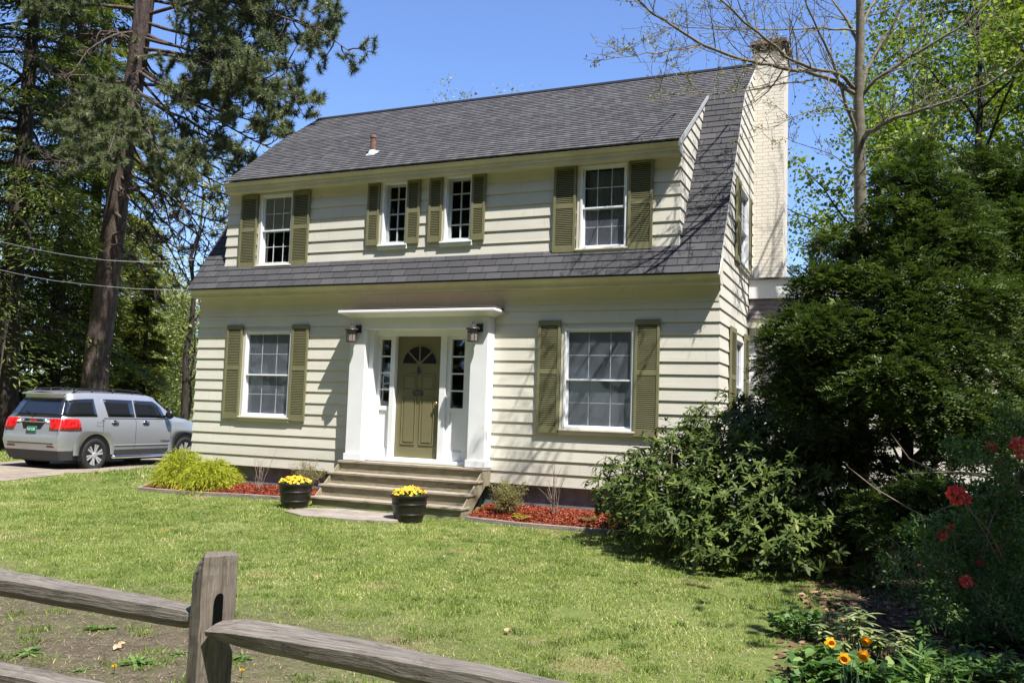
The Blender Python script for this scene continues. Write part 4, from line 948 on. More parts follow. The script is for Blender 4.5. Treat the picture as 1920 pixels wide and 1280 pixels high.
# ================================================================ trees at the right
def bare_maple():
    r = np.random.default_rng(5); DEP0 = 14.4; base = at(1615, 900, DEP0); bx, by = base[0], base[1]; z0 = float(gz(bx, by)); B = np.array([bx, by, z0])
    e = empty('maple_tree', (bx, by, z0), 0, 'slender smooth-barked maple with mostly bare limbs arching over the chimney and roof', 'tree')
    mb = MB(); tips = []
    tk = [np.array([bx, by, z0-.2])]+[at(x, y, DEP0) for x, y in ((1615, 700), (1614, 420), (1612, 300), (1610, 180), (1613, 60), (1612, -80), (1616, -260))]
    mb.tube([p-B for p in tk], [.13, .115, .105, .098, .085, .07, .058, .03], 14)
    def limb(px, r0, d1, tw=10, L=1.0, up=.3):
        n = len(px); P = [at(x, y, DEP0+(d1-DEP0)*(i/(n-1))) for i, (x, y) in enumerate(px)]
        Q = []
        for i in range(n-1):
            for k in range(3): Q.append(P[i]+(P[i+1]-P[i])*k/3+(r.normal(0, .012, 3) if k else 0))
        Q.append(P[-1]); m = len(Q); rad = [.82*r0*(1-.8*(i/(m-1))) for i in range(m)]
        mb.tube([p-B for p in Q], rad, 8, cap=False)
        for k in range(tw):
            f = .18+.82*(k+r.uniform(0, 1))/tw; i = min(m-2, int(f*(m-1))); a = unit(Q[i+1]-Q[i]); s = r.choice([-1, 1])
            d = unit(a*.75+rand_dirs(1, r)[0]*.7+np.array([0, 0, up*r.uniform(0, 1)])); tp = []
            grow(mb, Q[i]-B, d, L*r.uniform(.5, 1.2)*(1.1-.4*f), max(.005, rad[i]*.42), 1, r, tp, (3, 5), .75, .6, (0, 0, .22), .12, 5, .0032, 5)
            tips.extend(tp)
    limb([(1600, 175), (1565, 152), (1510, 133), (1470, 128), (1440, 120), (1395, 113), (1316, 84), (1243, 36), (1196, 0), (1150, -30)], .05, 10.6, 22, .9)
    limb([(1316, 84), (1230, 101), (1168, 107), (1108, 100)], .016, 10.2, 9, .5)
    limb([(1316, 84), (1290, 97), (1243, 117), (1180, 118)], .012, 11.2, 7, .5)
    limb([(1608, 262), (1578, 165), (1560, 112), (1535, 60), (1508, -10), (1490, -70)], .042, 13.4, 12, .9)
    limb([(1600, 165), (1575, 140), (1520, 128), (1470, 106), (1420, 60), (1345, -5), (1290, -60)], .045, 11.4, 20, .9)
    limb([(1430, 72), (1400, 40), (1385, 5), (1370, -40)], .02, 12.0, 7, .7)
    limb([(1520, 150), (1460, 158), (1400, 170), (1330, 178), (1265, 176), (1220, 168)], .020, 10.8, 12, .6)
    limb([(1604, 58), (1540, 52), (1460, 56), (1380, 55), (1290, 52), (1240, 40)], .022, 11.8, 16, .7)
    limb([(1616, 262), (1626, 247), (1660, 232), (1710, 213), (1780, 190), (1850, 160), (1925, 108), (2000, 50)], .055, 12.4, 14, .9)
    limb([(1613, 185), (1640, 150), (1700, 110), (1760, 75), (1810, 45), (1850, 5), (1900, -50)], .042, 13.4, 14, .9)
    limb([(1612, 170), (1625, 130), (1650, 85), (1680, 35), (1700, -10), (1725, -70)], .05, 15.0, 10, .9)
    limb([(1611, 60), (1630, 18), (1652, -20), (1690, -90)], .04, 15, 8, .9)
    limb([(1612, 90), (1590, 40), (1560, 0), (1530, -60)], .04, 15.2, 8, .9)
    limb([(1620, 285), (1680, 277), (1730, 262), (1758, 228), (1790, 200)], .016, 13.2, 8, .5)
    limb([(1604, 318), (1560, 290), (1500, 270), (1470, 258)], .014, 14.6, 6, .4)
    limb([(1606, 210), (1560, 200), (1500, 215), (1440, 240), (1400, 262)], .014, 12.2, 8, .6)
    T = np.array([t[0] for t in tips]); T = T[r.random(len(T)) < .33]; k = 3; m = len(T)*k; c = np.repeat(T, k, 0)+r.normal(0, .02, (m, 3))
    V = leaf_quads(c, rand_dirs(m, r), rand_dirs(m, r), r.uniform(.025, .055, m), r.uniform(.015, .03, m), .2)
    mb.build('trunk', M_MAPLEBARK, e, smooth=True)
    np_mesh('buds', V, 4, leafmat('opening_buds', (.20, .10, .05), (.32, .33, .12), .6, .2, .4, (.45, .45, .25)), e, tint=r.uniform(0, 1, m))
bare_maple()
G3 = 'bright green maples in the woods at the right'
specs = [(15.0, 15, 15.5, 31, 'leafy maple directly behind the bare maple trunk', .0), (18.5, 11, 15, 32, 'bright yellow-green maple over the tall shrub at the right', .15), (12.8, 24, 17, 33, 'maple with blue sky gaps just right of the chimney', -.05),
         (22, 16, 17, 34, 'dark-stemmed maple in the upper right corner', .1), (17.5, 22, 19, 35, 'tall maple deep in the right-hand woods', .05), (23.5, 8.5, 13, 36, 'leafy maple at the right edge of the picture', .1), (20.0, 30, 18, 39, 'distant maple between the right-hand stems', .0)]
for x, y, H, s, lab, yl_ in specs:
    broadleaf(x, y, H, s, lab, M_MAPLE, (.15, .12), 34 if s != 33 else 20, 3, .24, .14, 1.0, 17, group=G3, clump=.34, drop=.15 if s in (33, 31) else .05, yellow=yl_)
# shade tree beyond the right edge of the picture: its crown shades the shrubs at the right
broadleaf(18.0, -7.4, 7.8, 41, 'spreading maple standing outside the picture at the right, shading the shrubs', M_MAPLE, (.24, .18), 24, 3, .16, .45, 1.0, 12, clump=.5, L0=2.5)
# tall evergreen shrubs: billowing lobes of flat drooping fronds
def fronds(C, Dn, r, L=.17, lw=(.066, .026), k=9):
    """C origins, Dn directions -> leaflets along each frond"""
    n = len(C); d = unit(Dn); up = np.array([0, 0, 1.0])+r.normal(0, .35, (n, 3)); s = unit(np.cross(d, up)); nn = np.cross(s, d)
    V = []; Lf = L*r.uniform(.6, 1.25, n)
    for j in range(k):
        t = (j+.6)/k; sg = (1 if j % 2 else -1)*(0 if j == k-1 else 1)
        c = C+d*(Lf*t)[:, None]-np.array([0, 0, 1])*(Lf*t*t*.35)[:, None]
        dd = d*.75+s*sg*.85+r.normal(0, .12, (n, 3)); w = 1-.45*t
        V.append(leaf_quads(c, dd, nn+r.normal(0, .2, (n, 3)), lw[0]*w*r.uniform(.8, 1.3, n), lw[1]*r.uniform(.8, 1.2, n), .1))
    return np.concatenate(V)
def lobed_evergreen(lobes, trunks, seed, label, mat=None, dens=760, group='tall dark evergreens at the right of the house', L=.17, name='evergreen_shrub'):
    r = np.random.default_rng(seed); c0 = at(*lobes[0][:3]); b = trunks[0][0]; z0 = float(gz(b[0], b[1])); B = np.array([b[0], b[1], z0])
    e = empty(name, tuple(B), 0, label, 'evergreen', group); mb = MB(); Vs, T = [], []
    for tr in trunks:
        P = [np.array(p, float) for p in tr]; n = len(P); mb.tube([p-B for p in P], [.075*(1-.7*i/(n-1)) for i in range(n)], 9)
    tk = [np.array(p, float) for tr in trunks for p in tr]
    for (px, py, dp, rad) in lobes:
        c = at(px, py, dp); q = min(tk, key=lambda p: np.linalg.norm(p-c)+abs(p[2]-c[2]+.5)*.5)
        mid = (c+q)/2+np.array([0, 0, -.06]); mb.tube([q-B, mid-B, c-B], [.028, .02, .01], 6, cap=False)
        for k in range(5): mb.tube([c-B, c-B+rand_dirs(1, r, -.3, .8)[0]*rad*.8], [.009, .004], 4, cap=False)
        for s in range(5):   # sub-lobes give an uneven outline
            cc_ = c+rand_dirs(1, r, -.5, .9)[0]*rad*.52*(s > 0); rr = rad*(.75 if s == 0 else r.uniform(.35, .6)); n = int(dens*rr*rr*2.0)+20
            dr = rand_dirs(n, r, -.75, 1); P = cc_+dr*np.array([1, 1, .85])*(rr*r.uniform(.45, 1.0, n)**.5)[:, None]
            hd = dr*np.array([1, 1, .35])+np.array([0, 0, .18])+r.normal(0, .3, (n, 3))
            V = fronds(P-B, hd, r, L); Vs.append(V); T.append(np.tile(np.clip(r.normal(.42, .16, n)+.12*dr[:, 2]*0+r.normal(0, .08), 0, 1), 9))
    mb.build('trunk', M_DARKBARK, e, smooth=True)
    np_mesh('crown', np.concatenate(Vs), 4, mat or M_YEW, e, tint=np.concatenate(T))
tA = at(1700, 860, 10.0); tC = at(1600, 900, 10.2)
def trunk_line(p, *pts): return [(p[0], p[1], float(gz(p[0], p[1]))-.1)]+[tuple(at(*q)) for q in pts]
lobed_evergreen([(1727, 292, 10.6, .26), (1700, 345, 10.5, .42), (1765, 385, 10.4, .45), (1680, 420, 10.3, .5), (1735, 460, 10.1, .55), (1800, 490, 10.3, .5), (1680, 540, 9.9, .55), (1760, 570, 9.8, .6), (1830, 590, 10, .55),
                 (1655, 640, 9.6, .6), (1745, 665, 9.5, .6), (1825, 690, 9.6, .55), (1625, 735, 9.4, .5), (1710, 765, 9.3, .55), (1800, 780, 9.4, .5), (1770, 860, 9.2, .34), (1840, 850, 9.3, .4), (1690, 700, 9.2, .45), (1668, 822, 10.1, .24), (1650, 760, 10.0, .35), (1655, 880, 10.4, .22), (1740, 800, 10.0, .4), (1730, 905, 10.2, .25)],
                [trunk_line(tA, (1702, 800, 10.0), (1706, 650, 10.1), (1720, 450, 10.4), (1726, 310, 10.6)), [tuple(at(1702, 880, 10)), tuple(at(1760, 820, 9.8)), tuple(at(1830, 720, 9.8))]], 51, 'tallest dark evergreen, its pointed top in front of the woods')
lobed_evergreen([(1570, 462, 10.7, .34), (1625, 500, 10.6, .4), (1600, 540, 10.3, .5), (1535, 545, 10.5, .42), (1500, 615, 10.4, .42), (1570, 630, 10.0, .5), (1470, 690, 10.3, .34), (1540, 715, 10, .45), (1600, 690, 9.8, .4), (1505, 775, 10, .36), (1580, 790, 9.9, .36), (1448, 640, 10.4, .22), (1530, 640, 9.9, .4), (1480, 740, 10.1, .3), (1545, 850, 10.2, .3), (1610, 845, 10.4, .26), (1500, 840, 10.2, .25)],
                [trunk_line(tC, (1602, 800, 10.3), (1598, 700, 10.4), (1585, 600, 10.5), (1575, 480, 10.7)), [tuple(at(1602, 850, 10.2)), tuple(at(1560, 780, 10.3)), tuple(at(1490, 700, 10.3))]], 52, 'shorter evergreen beside the chimney, brushing the side wing')
tB = at(1880, 900, 11.0)
lobed_evergreen([(1848, 318, 12.6, .42), (1905, 350, 12.2, .5), (1800, 430, 11.4, .5), (1928, 430, 11.6, .6), (1850, 380, 12.4, .55), (1905, 420, 12.0, .6), (1870, 480, 11.6, .6), (1935, 520, 11.3, .7), (1885, 590, 11.0, .65), (1950, 650, 10.6, .75), (1900, 720, 10.4, .6), (1960, 800, 10.0, .7), (1890, 820, 10.2, .5), (1985, 560, 11, .8)],
                [trunk_line(tB, (1885, 780, 11.2), (1885, 600, 11.4), (1870, 400, 12.2))], 53, 'evergreen at the right edge of the picture behind the red azalea')
tD = at(1840, 1060, 8.4)
lobed_evergreen([(1640, 960, 8.9, .26), (1700, 960, 8.8, .3), (1740, 930, 8.6, .28), (1690, 1010, 8.6, .26), (1790, 1010, 8.2, .3), (1860, 980, 8.2, .4), (1930, 960, 8.0, .5), (1880, 1050, 7.8, .35), (1940, 1060, 7.6, .4)],
                [trunk_line(tD, (1820, 1030, 8.5), (1760, 960, 8.7), (1690, 960, 8.8)), [tuple(at(1840, 1040, 8.4)), tuple(at(1920, 960, 8.2))]], 54, 'low drooping evergreen with pale tips in the shade under the tallest one', dens=800)
# unseen trees added behind and beside to block sky light; house windows reflect them
k_ = 0
for (x, y, H) in [(-34+8.5*q, -31-3*(q % 2), 27+2*(q % 3)) for q in range(11)]+[(44, -20, 20), (43, -8, 18), (36, 2, 15), (-36, -22, 19), (-34, -10, 17)]:
    lab = 'unseen tree added to block sky light, behind the photographer' if y < -25 else 'unseen tree added to block sky light to one side of the house'
    broadleaf(x, y, H, 60+k_, lab, M_WOODS, (1.25, 1.0), 28, 2, .28, .06, group=('unseen trees added behind the photographer' if y < -25 else 'unseen trees added to either side outside the picture'), clump=1.4, limbs=15, L0=H*.26); k_ += 1
# ================================================================ shrubs and flowers
def rhododendron():
    r = np.random.default_rng(8); bx, by = 10.3, -1.9; z0 = float(gz(bx, by)); B = np.array([bx, by, z0])
    e = empty('rhododendron', (bx, by, z0), 0, 'big glossy-leaved rhododendron spreading from the house corner over the lawn edge', 'shrub')
    lob = [(11.05, -1.35, 1.80, .60, .50), (10.45, -1.35, 1.55, .55, .45), (10.75, -1.55, 1.35, 1.0, .85), (10.1, -1.6, 1.0, .95, .80), (9.45, -1.55, .75, .85, .60), (11.35, -1.5, 1.35, .75, .75), (10.9, -2.5, .85, .9, .75), (10.2, -2.6, .6, .75, .55), (9.2, -1.15, .55, .6, .45), (10.7, -3.15, .42, .55, .40), (11.5, -2.5, .9, .8, .7), (9.75, -2.3, .45, .55, .35), (11.3, -3.1, .5, .7, .5), (12.0, -2.2, .9, .6, .6), (11.9, -3.0, .45, .6, .45), (12.3, -2.6, .7, .5, .5)]
    mb = MB(); C = []; Nn = []
    for (x, y, z, rh, rv) in lob:
        n = int(330*rh*rh)+30; d = rand_dirs(n, r, -.55, 1); c = np.array([x, y, z0-.1+z])+d*np.array([rh, rh, rv])*(r.uniform(.45, 1.05, n)**.6)[:, None]
        k = c[:, 2] > float(gz(x, y))+.06; C.append(c[k]); Nn.append(d[k])
        for j in range(7):
            q = c[r.integers(0, n)]; m = (q+B)/2+np.array([r.normal(0, .1), r.normal(0, .1), -.1]); mb.tube([np.zeros(3)+np.array([r.normal(0, .1), r.normal(0, .1), -.05]), m-B, q-B], [.026, .016, .006], 6, cap=False)
    C = np.concatenate(C); Nn = np.concatenate(Nn); n = len(C)
    ax = unit(Nn*np.array([.7, .7, .5])+np.array([0, 0, .75])+r.normal(0, .22, (n, 3))); u = unit(np.cross(ax, rand_dirs(n, r))); v = np.cross(ax, u); V = []; T = []; tw = r.normal(.45, .16, n)
    for j in range(9):
        a = 2*math.pi*j/9+r.uniform(-.6, .6, n); rad = u*np.cos(a)[:, None]+v*np.sin(a)[:, None]
        d = unit(rad+ax*r.uniform(-.6, .75, (n, 1))+r.normal(0, .18, (n, 3))); nn = unit(ax-d*np.sum(ax*d, 1, keepdims=True))
        V.append(hexleaf(C-B, d, nn, r.uniform(.06, .135, n), r.uniform(.022, .042, n), .16)); T.append(np.clip(tw+r.normal(0, .12, n), 0, 1))
    mb.build('stems', M_TWIG, e, smooth=True); np_mesh('foliage', np.concatenate(V), 6, M_RHODO, e, tint=np.concatenate(T))
rhododendron()
def golden(x, y, R_, H, seed, label):
    r = np.random.default_rng(seed); z0 = float(gz(x, y)); e = empty('golden_cypress', (x, y, z0), 0, label, 'shrub', 'golden threadleaf shrubs in the left mulch bed')
    V, T = [], []; n = 900; d = rand_dirs(n, r, .0, 1); P0 = d*np.array([R_, R_, H])*(r.uniform(.25, .85, n)**.6)[:, None]
    P0[:, 2] += .06
    for s in range(12):
        t = s/12; L = .30*r.uniform(.5, 1.1, n)
        hd = unit(d*np.array([1, 1, .3])+np.array([0, 0, .35])+r.normal(0, .35, (n, 3))*(1 if s == 0 else 0)) if s == 0 else hd
        c = P0+hd*(L*t)[:, None]-np.array([0, 0, 1])*(L*t*t*.8)[:, None]+r.normal(0, .012, (n, 3))
        dd = hd-np.array([0, 0, 1])*(t*1.3)+r.normal(0, .45, (n, 3)); V.append(blades(c, dd, r.uniform(.05, .11, n), np.full(n, .011), r)); T.append(np.clip(.35+.4*t+r.normal(0, .14, n), 0, 1))
    mb = MB()
    for k in range(12): q = P0[r.integers(0, n)]*.8; mb.tube([(0, 0, -.03), q*.5+[0, 0, .03], q], [.014, .01, .004], 5, cap=False)
    mb.build('stems', M_TWIG, e); np_mesh('foliage', np.concatenate(V), 3, M_GOLD, e, tint=np.concatenate(T))
golden(.12, -.36, .42, .62, 1, 'yellow-green threadleaf shrub at the left house corner, the taller of two'); golden(.88, -.42, .50, .46, 2, 'yellow-green threadleaf shrub nearer the steps, low and spreading')
def twiggy(x, y, H, R_, seed, label, nst=14, leaves=0, mat=None, bare=True, sub=3, name='twiggy_shrub', group='twiggy shrubs in the mulch beds', lf=(.022, .012)):
    r = np.random.default_rng(seed); z0 = float(gz(x, y)); e = empty(name, (x, y, z0), 0, label, 'shrub', group); mb = MB(); tips = []
    for k in range(nst):
        a = r.uniform(0, 6.28); o = R_/H*r.uniform(.1, 1.0); grow(mb, (r.normal(0, .03), r.normal(0, .03), -.02), (math.cos(a)*o, math.sin(a)*o, 1), H*r.uniform(.45, .8), .0065, 2 if sub > 2 else 1, r, tips, (1, sub), .6, .5, (0, 0, .15), .1, 4, .0022, 5)
    mb.build('stems', M_TWIG, e)
    if leaves:
        T = np.array([t[0] for t in tips]); k = leaves; m = len(T)*k; c = np.repeat(T, k, 0)+r.normal(0, .025, (m, 3))
        np_mesh('leaves', leaf_quads(c, rand_dirs(m, r), rand_dirs(m, r, 0, 1), lf[0]*r.uniform(.6, 1.4, m), lf[1]*r.uniform(.7, 1.3, m), .1), 4, mat or M_HERB, e, tint=r.uniform(.2, 1, m))
M_BUDLEAF = leafmat('bronze_new_leaves', (.16, .10, .045), (.26, .23, .09), .6, .2, .3, (.40, .42, .14))
twiggy(6.98, -.55, .46, .34, 1, 'rounded twiggy shrub with bronze new leaves just right of the steps', 34, 5, M_BUDLEAF, sub=4)
twiggy(7.72, -.42, .80, .20, 2, 'tall bare grey shrub against the foundation right of the steps', 9, 0, sub=2)
twiggy(1.98, -.40, .78, .22, 3, 'bare upright twigs in the left bed beside the golden shrubs', 8, 0, sub=2)
twiggy(2.95, -.32, .48, .30, 4, 'low twiggy shrub with new leaves behind the left flower pot', 26, 3, M_BUDLEAF, sub=4)
def fern(x, y, n, L, seed, label, mat, name='fern'):
    r = np.random.default_rng(seed); z0 = float(gz(x, y)); e = empty(name, (x, y, z0), 0, label, 'plant'); V = []
    for k in range(n):
        a = 2*math.pi*k/n+r.uniform(-.3, .3); h = np.array([math.cos(a), math.sin(a), 0]); s = np.array([-h[1], h[0], 0]); l = L*r.uniform(.7, 1.1)
        for j in range(16):
            t = j/16; p = h*l*(t*.75)+np.array([0, 0, l*(1.15*t-.85*t*t)]); w = l*.28*math.sin(math.pi*min(1, t*.9+.12))
            for sg in (-1, 1): V.append(leaf_quads(p[None], (s*sg+h*.35)[None], np.array([[0, 0, 1.]]), [w], [l*.055])[0])
    np_mesh('fronds', np.array(V), 4, mat, e, tint=r.uniform(.4, 1, len(V)))
fern(7.35, -.86, 5, .30, 2, 'small yellow-green fern unrolling in the right mulch bed', M_GOLD)
fern(8.35, -.68, 8, .26, 3, 'bright green tuft at the end of the right mulch bed under the rhododendron', M_HERB, 'hosta')
# red azalea at the right edge
def azalea():
    r = np.random.default_rng(9); b = at(1870, 1170, 7.0); bx, by = b[0], b[1]; z0 = float(gz(bx, by)); B = np.array([bx, by, z0])
    e = empty('red_azalea', (bx, by, z0), 0, 'sparse azalea with coral-red blossoms at the right edge of the picture', 'shrub'); mb = MB(); tips = []
    F = [(1793, 928, 6.6, .068), (1809, 935, 6.6, .045), (1860, 837, 6.7, .04), (1907, 832, 6.5, .05), (1914, 852, 6.5, .035), (1768, 1003, 6.9, .04), (1785, 990, 6.9, .03), (1872, 958, 6.8, .028), (1885, 985, 6.9, .03), (1812, 1090, 6.6, .045), (1838, 1055, 7.0, .025), (1872, 1025, 6.9, .025), (1848, 990, 7, .02), (1840, 1032, 7.1, .018)]
    Vp, Tp = [], []
    for (px, py, dp, rad) in F:
        c = at(px, py, dp)-B; q = c+np.array([r.uniform(-.05, .25), r.uniform(-.1, .2), -r.uniform(.15, .3)]); mb.tube([q+[.1, .1, -.2], q, c], [.005, .004, .003], 5, cap=False); grow(mb, q, (r.normal(0, .5), r.normal(0, .5), .6), .26, .004, 2, r, tips, (2, 3), .9, .6, (0, 0, .1), .14, 4, .002, 4)
        n = int(16+rad*900); d = rand_dirs(n, r); p = c+d*rad*.55; Vp.append(hexleaf(p, unit(d+r.normal(0, .5, (n, 3))), rand_dirs(n, r), np.full(n, rad*.75), np.full(n, rad*.5), .1)); Tp.append(r.uniform(0, 1, n))
    for k in range(26):
        a = r.uniform(0, 6.28); grow(mb, (0, 0, 0), (math.cos(a)*1.1, math.sin(a)*1.1-.1, r.uniform(.5, 1.3)), r.uniform(.3, .6), .006, 2, r, tips, (2, 3), .8, .6, (0, 0, .1), .14, 4, .0025, 5)
    for pts in (((1690, 888, 6.6), (1780, 884, 6.6), (1860, 896, 6.6), (1930, 915, 6.6)), ((1590, 875, 6.9), (1640, 915, 6.9), (1700, 950, 6.9), (1790, 1000, 6.9), (1920, 1012, 6.7)), ((1670, 812, 7.2), (1705, 860, 7.2), (1750, 880, 7.1)), ((1800, 860, 6.6), (1860, 870, 6.6), (1930, 855, 6.6)), ((1750, 960, 6.7), (1830, 930, 6.7), (1930, 925, 6.6))):
        mb.tube([at(*q)-B for q in pts], [.003]+[.0055]*(len(pts)-2)+[.007], 5, cap=False)
    T = np.array([t[0] for t in tips]); k = 13; m = len(T)*k; c = np.repeat(T, k, 0)+r.normal(0, .05, (m, 3))
    mb.build('stems', M_TWIG, e)
    np_mesh('leaves', leaf_quads(c, rand_dirs(m, r), rand_dirs(m, r, 0, 1), .04*r.uniform(.6, 1.4, m), .017*r.uniform(.7, 1.3, m), .1), 4, M_HERB, e, tint=r.uniform(0, .9, m))
    pm = NT('coral_red_petals'); pm.col(pm.ramp(pm.attr('tint'), [(0, (.78, .04, .045)), (1, (.95, .20, .18))])); pm.set(.55, .2)
    np_mesh('blossoms', np.concatenate(Vp), 6, pm.m, e, tint=np.concatenate(Tp))
azalea()
# perennials in the near right corner
def clump(px, py, dp, n, H, R_, seed, label, mat, L=(.05, .11), w=.4, name='leafy_perennial', cat='plant', stems=10, whorl=False, group=None):
    r = np.random.default_rng(seed); b = at(px, py, dp); bx, by = b[0], b[1]; z0 = float(gz(bx, by)); e = empty(name, (bx, by, z0), 0, label, cat, group)
    mb = MB(); V = []; T = []
    for k in range(stems):
        a = r.uniform(0, 6.28); q = R_*math.sqrt(r.uniform(0, 1)); h = H*r.uniform(.5, 1.05)*(1-.35*q/R_); p0 = np.array([q*.4*math.cos(a), q*.4*math.sin(a), 0]); p1 = np.array([q*math.cos(a), q*math.sin(a), h]); pm_ = (p0+p1)/2+np.array([0, 0, .1*h])
        mb.tube([p0, pm_, p1], [.005, .004, .0025], 5, cap=False); m = max(3, n//stems)
        if whorl:
            for lv in (.6, .8, 1.0):
                c = p0*(1-lv)**2+2*pm_*lv*(1-lv)+p1*lv*lv; g = 7
                aa = 2*math.pi*np.arange(g)/g+r.uniform(0, 1); d = np.stack([np.cos(aa), np.sin(aa), r.uniform(-.15, .35, g)], 1); V.append(hexleaf(np.repeat(c[None], g, 0), d, np.tile([0, 0, 1.], (g, 1)), r.uniform(*L, g), r.uniform(*L, g)*w*.6, .15)); T.append(r.uniform(.3, 1, g))
        else:
            t = r.uniform(.15, 1, m)[:, None]; c = p0*(1-t)**2+2*pm_*t*(1-t)+p1*t*t; d = rand_dirs(m, r, -.2, .7); Lr = r.uniform(*L, m); V.append(hexleaf(c+d*.01, d, np.array([0, 0, 1.])+r.normal(0, .4, (m, 3)), Lr, Lr*w*r.uniform(.8, 1.3, m), .12)); T.append(np.clip(r.normal(.5, .25, m), 0, 1))
    mb.build('stems', M_HERB, e); np_mesh('foliage', np.concatenate(V), 6, mat, e, tint=np.concatenate(T)); return e
clump(1510, 1170, 6.9, 520, .26, .30, 1, 'mound of small blue-green leaves at the dark edge of the lawn', M_HERB, (.03, .06), .8, stems=30)
clump(1590, 1190, 6.3, 60, .46, .24, 2, 'taller plant with striped palm-shaped leaf whorls above the daffodils', M_OLIVEHERB, (.07, .12), .5, stems=12, whorl=True)
clump(1660, 1200, 6.2, 60, .30, .22, 3, 'spreading plant with pale whorled leaves right of the daffodils', M_OLIVEHERB, (.06, .10), .5, stems=12, whorl=True)
clump(1560, 1240, 5.7, 380, .26, .26, 4, 'leafy green herb around the daffodil stems', M_HERB, (.05, .10), .7, stems=26)
clump(1680, 1260, 5.5, 420, .22, .30, 5, 'broad-leaved green herb right of the daffodils', M_HERB, (.05, .11), .75, stems=26)
clump(1490, 1270, 5.5, 200, .12, .22, 6, 'low clover-like patch at the bottom edge left of the daffodils', M_HERB, (.03, .06), .8, stems=20)
clump(1728, 1180, 5.9, 90, .62, .06, 7, 'single tall leafy stem rising out of the shade', M_HERB, (.035, .06), .45, stems=2)
clump(1800, 1235, 6.0, 420, .24, .42, 8, 'dark leafy ground cover patch right of the tall stem', M_HERB, (.04, .08), .35, stems=40)
clump(1890, 1245, 5.9, 420, .24, .42, 9, 'dark leafy ground cover patch in the bottom right corner', M_HERB, (.04, .08), .4, stems=40)
clump(1870, 1180, 6.9, 260, .18, .40, 10, 'sparse round-leaved plants among the dead leaves', M_HERB, (.03, .06), .8, stems=30)
clump(1750, 1270, 5.4, 160, .34, .22, 11, 'sheaf of narrow green leaves between the leafy herbs', M_HERB, (.12, .22), .12, stems=14)
def daffodil(px, py, dp, seed, label, face=-.3):
    r = np.random.default_rng(seed); h = at(px, py, dp); z0 = float(gz(h[0], h[1])); e = empty('daffodil', (h[0], h[1], z0), 0, label, 'flower', 'daffodils in the near corner'); H = h[2]-z0
    m = MB(); m.tube([(0, .03, 0), (0, .015, H*.6), (0, 0, H-.02), (0, -.02, H)], [.004, .004, .0035, .003], 6)
    st = m.build('stem', M_HERB, e); V = []
    for k in range(7):
        a = r.uniform(0, 6.28); b = np.array([r.normal(0, .03), r.normal(0, .03)+.03, -.02]); hL = H*r.uniform(.7, 1.15); o = np.array([math.cos(a), math.sin(a), 0])*hL*r.uniform(.05, .3); s = np.array([-math.sin(a), math.cos(a), 0])*.006
        P = [b, b+o*.2+[0, 0, hL*.4], b+o*.55+[0, 0, hL*.78], b+o+[0, 0, hL*.97]]
        for i in range(3): w0 = 1-.15*i; w1 = 1-.15*(i+1) if i < 2 else .15; V.append([P[i]-s*w0, P[i]+s*w0, P[i+1]+s*w1, P[i+1]-s*w1])
    np_mesh('leaves', np.array(V), 4, leafmat('daffodil_leaves', (.05, .11, .06), (.09, .17, .09)) if 'daffodil_leaves' not in bpy.data.materials else bpy.data.materials['daffodil_leaves'], e, tint=r.uniform(0, 1, len(V)))
    f = unit(np.array([r.uniform(-.7, .5), face-.6, r.uniform(-.45, .1)])); u = unit(np.cross(f, [0, 0, 1.])); v = np.cross(u, f); c = np.array([0, -.02, H]); V = []
    for k in range(6): a = 2*math.pi*k/6; d = u*math.cos(a)+v*math.sin(a); V.append(hexleaf(c[None], (d-f*.1)[None], f[None], [.042], [.030])[0])
    pm = bpy.data.materials.get('daffodil_petals') or simple('daffodil_petals', (.75, .42, .02), .5, .2, var=.15, vs=20)
    pc = bpy.data.materials.get('daffodil_cup') or simple('daffodil_cup', (.80, .30, .01), .5, .2, var=.15, vs=20)
    np_mesh('petals', np.array(V), 6, pm, e)
    Mx = Matrix((tuple(u), tuple(v), tuple(f))).transposed(); m = MB(); m.lathe([(.008, -.002), (.014, .01), (.017, .022), (.024, .032), (.020, .030), (.012, .012), (0, .008)], 14, tuple(c), M=Mx); m.build('cup', pc, e, smooth=True)
daffodil(1557, 1203, 5.75, 1, 'leftmost and highest daffodil of the four in the corner'); daffodil(1583, 1232, 5.3, 2, 'daffodil turned to the left, nearest to the lawn'); daffodil(1619, 1226, 5.3, 3, 'daffodil facing the viewer above the blue-green leaves'); daffodil(1624, 1200, 5.9, 4, 'half hidden daffodil farther back on the right')
# fallen leaves and litter
def litter(n, xr, yr, seed, label, name, cols, lift=.02):
    r = np.random.default_rng(seed); x = r.uniform(*xr, n); y = r.uniform(*yr, n); c = np.stack([x, y, gz(x, y)+lift*r.uniform(.3, 1, n)], 1)
    V = hexleaf(c, rand_dirs(n, r, -.2, .3), np.array([0, 0, 1.])+r.normal(0, .45, (n, 3)), r.uniform(.04, .09, n), r.uniform(.025, .06, n), .2)
    t = NT(name+'_colour'); t.col(t.ramp(t.attr('tint'), cols)); t.set(.8, .15)
    return tag(np_mesh(name, V, 6, t.m, tint=r.uniform(0, 1, n)), label, 'dead leaves', None, 'stuff')
litter(7000, (11.7, 16.5), (-7.2, 1.5), 1, 'brown dead leaves covering the shaded earth at the right', 'leaf_litter', [(0, (.05, .03, .02)), (.5, (.16, .09, .055)), (1, (.36, .22, .15))])
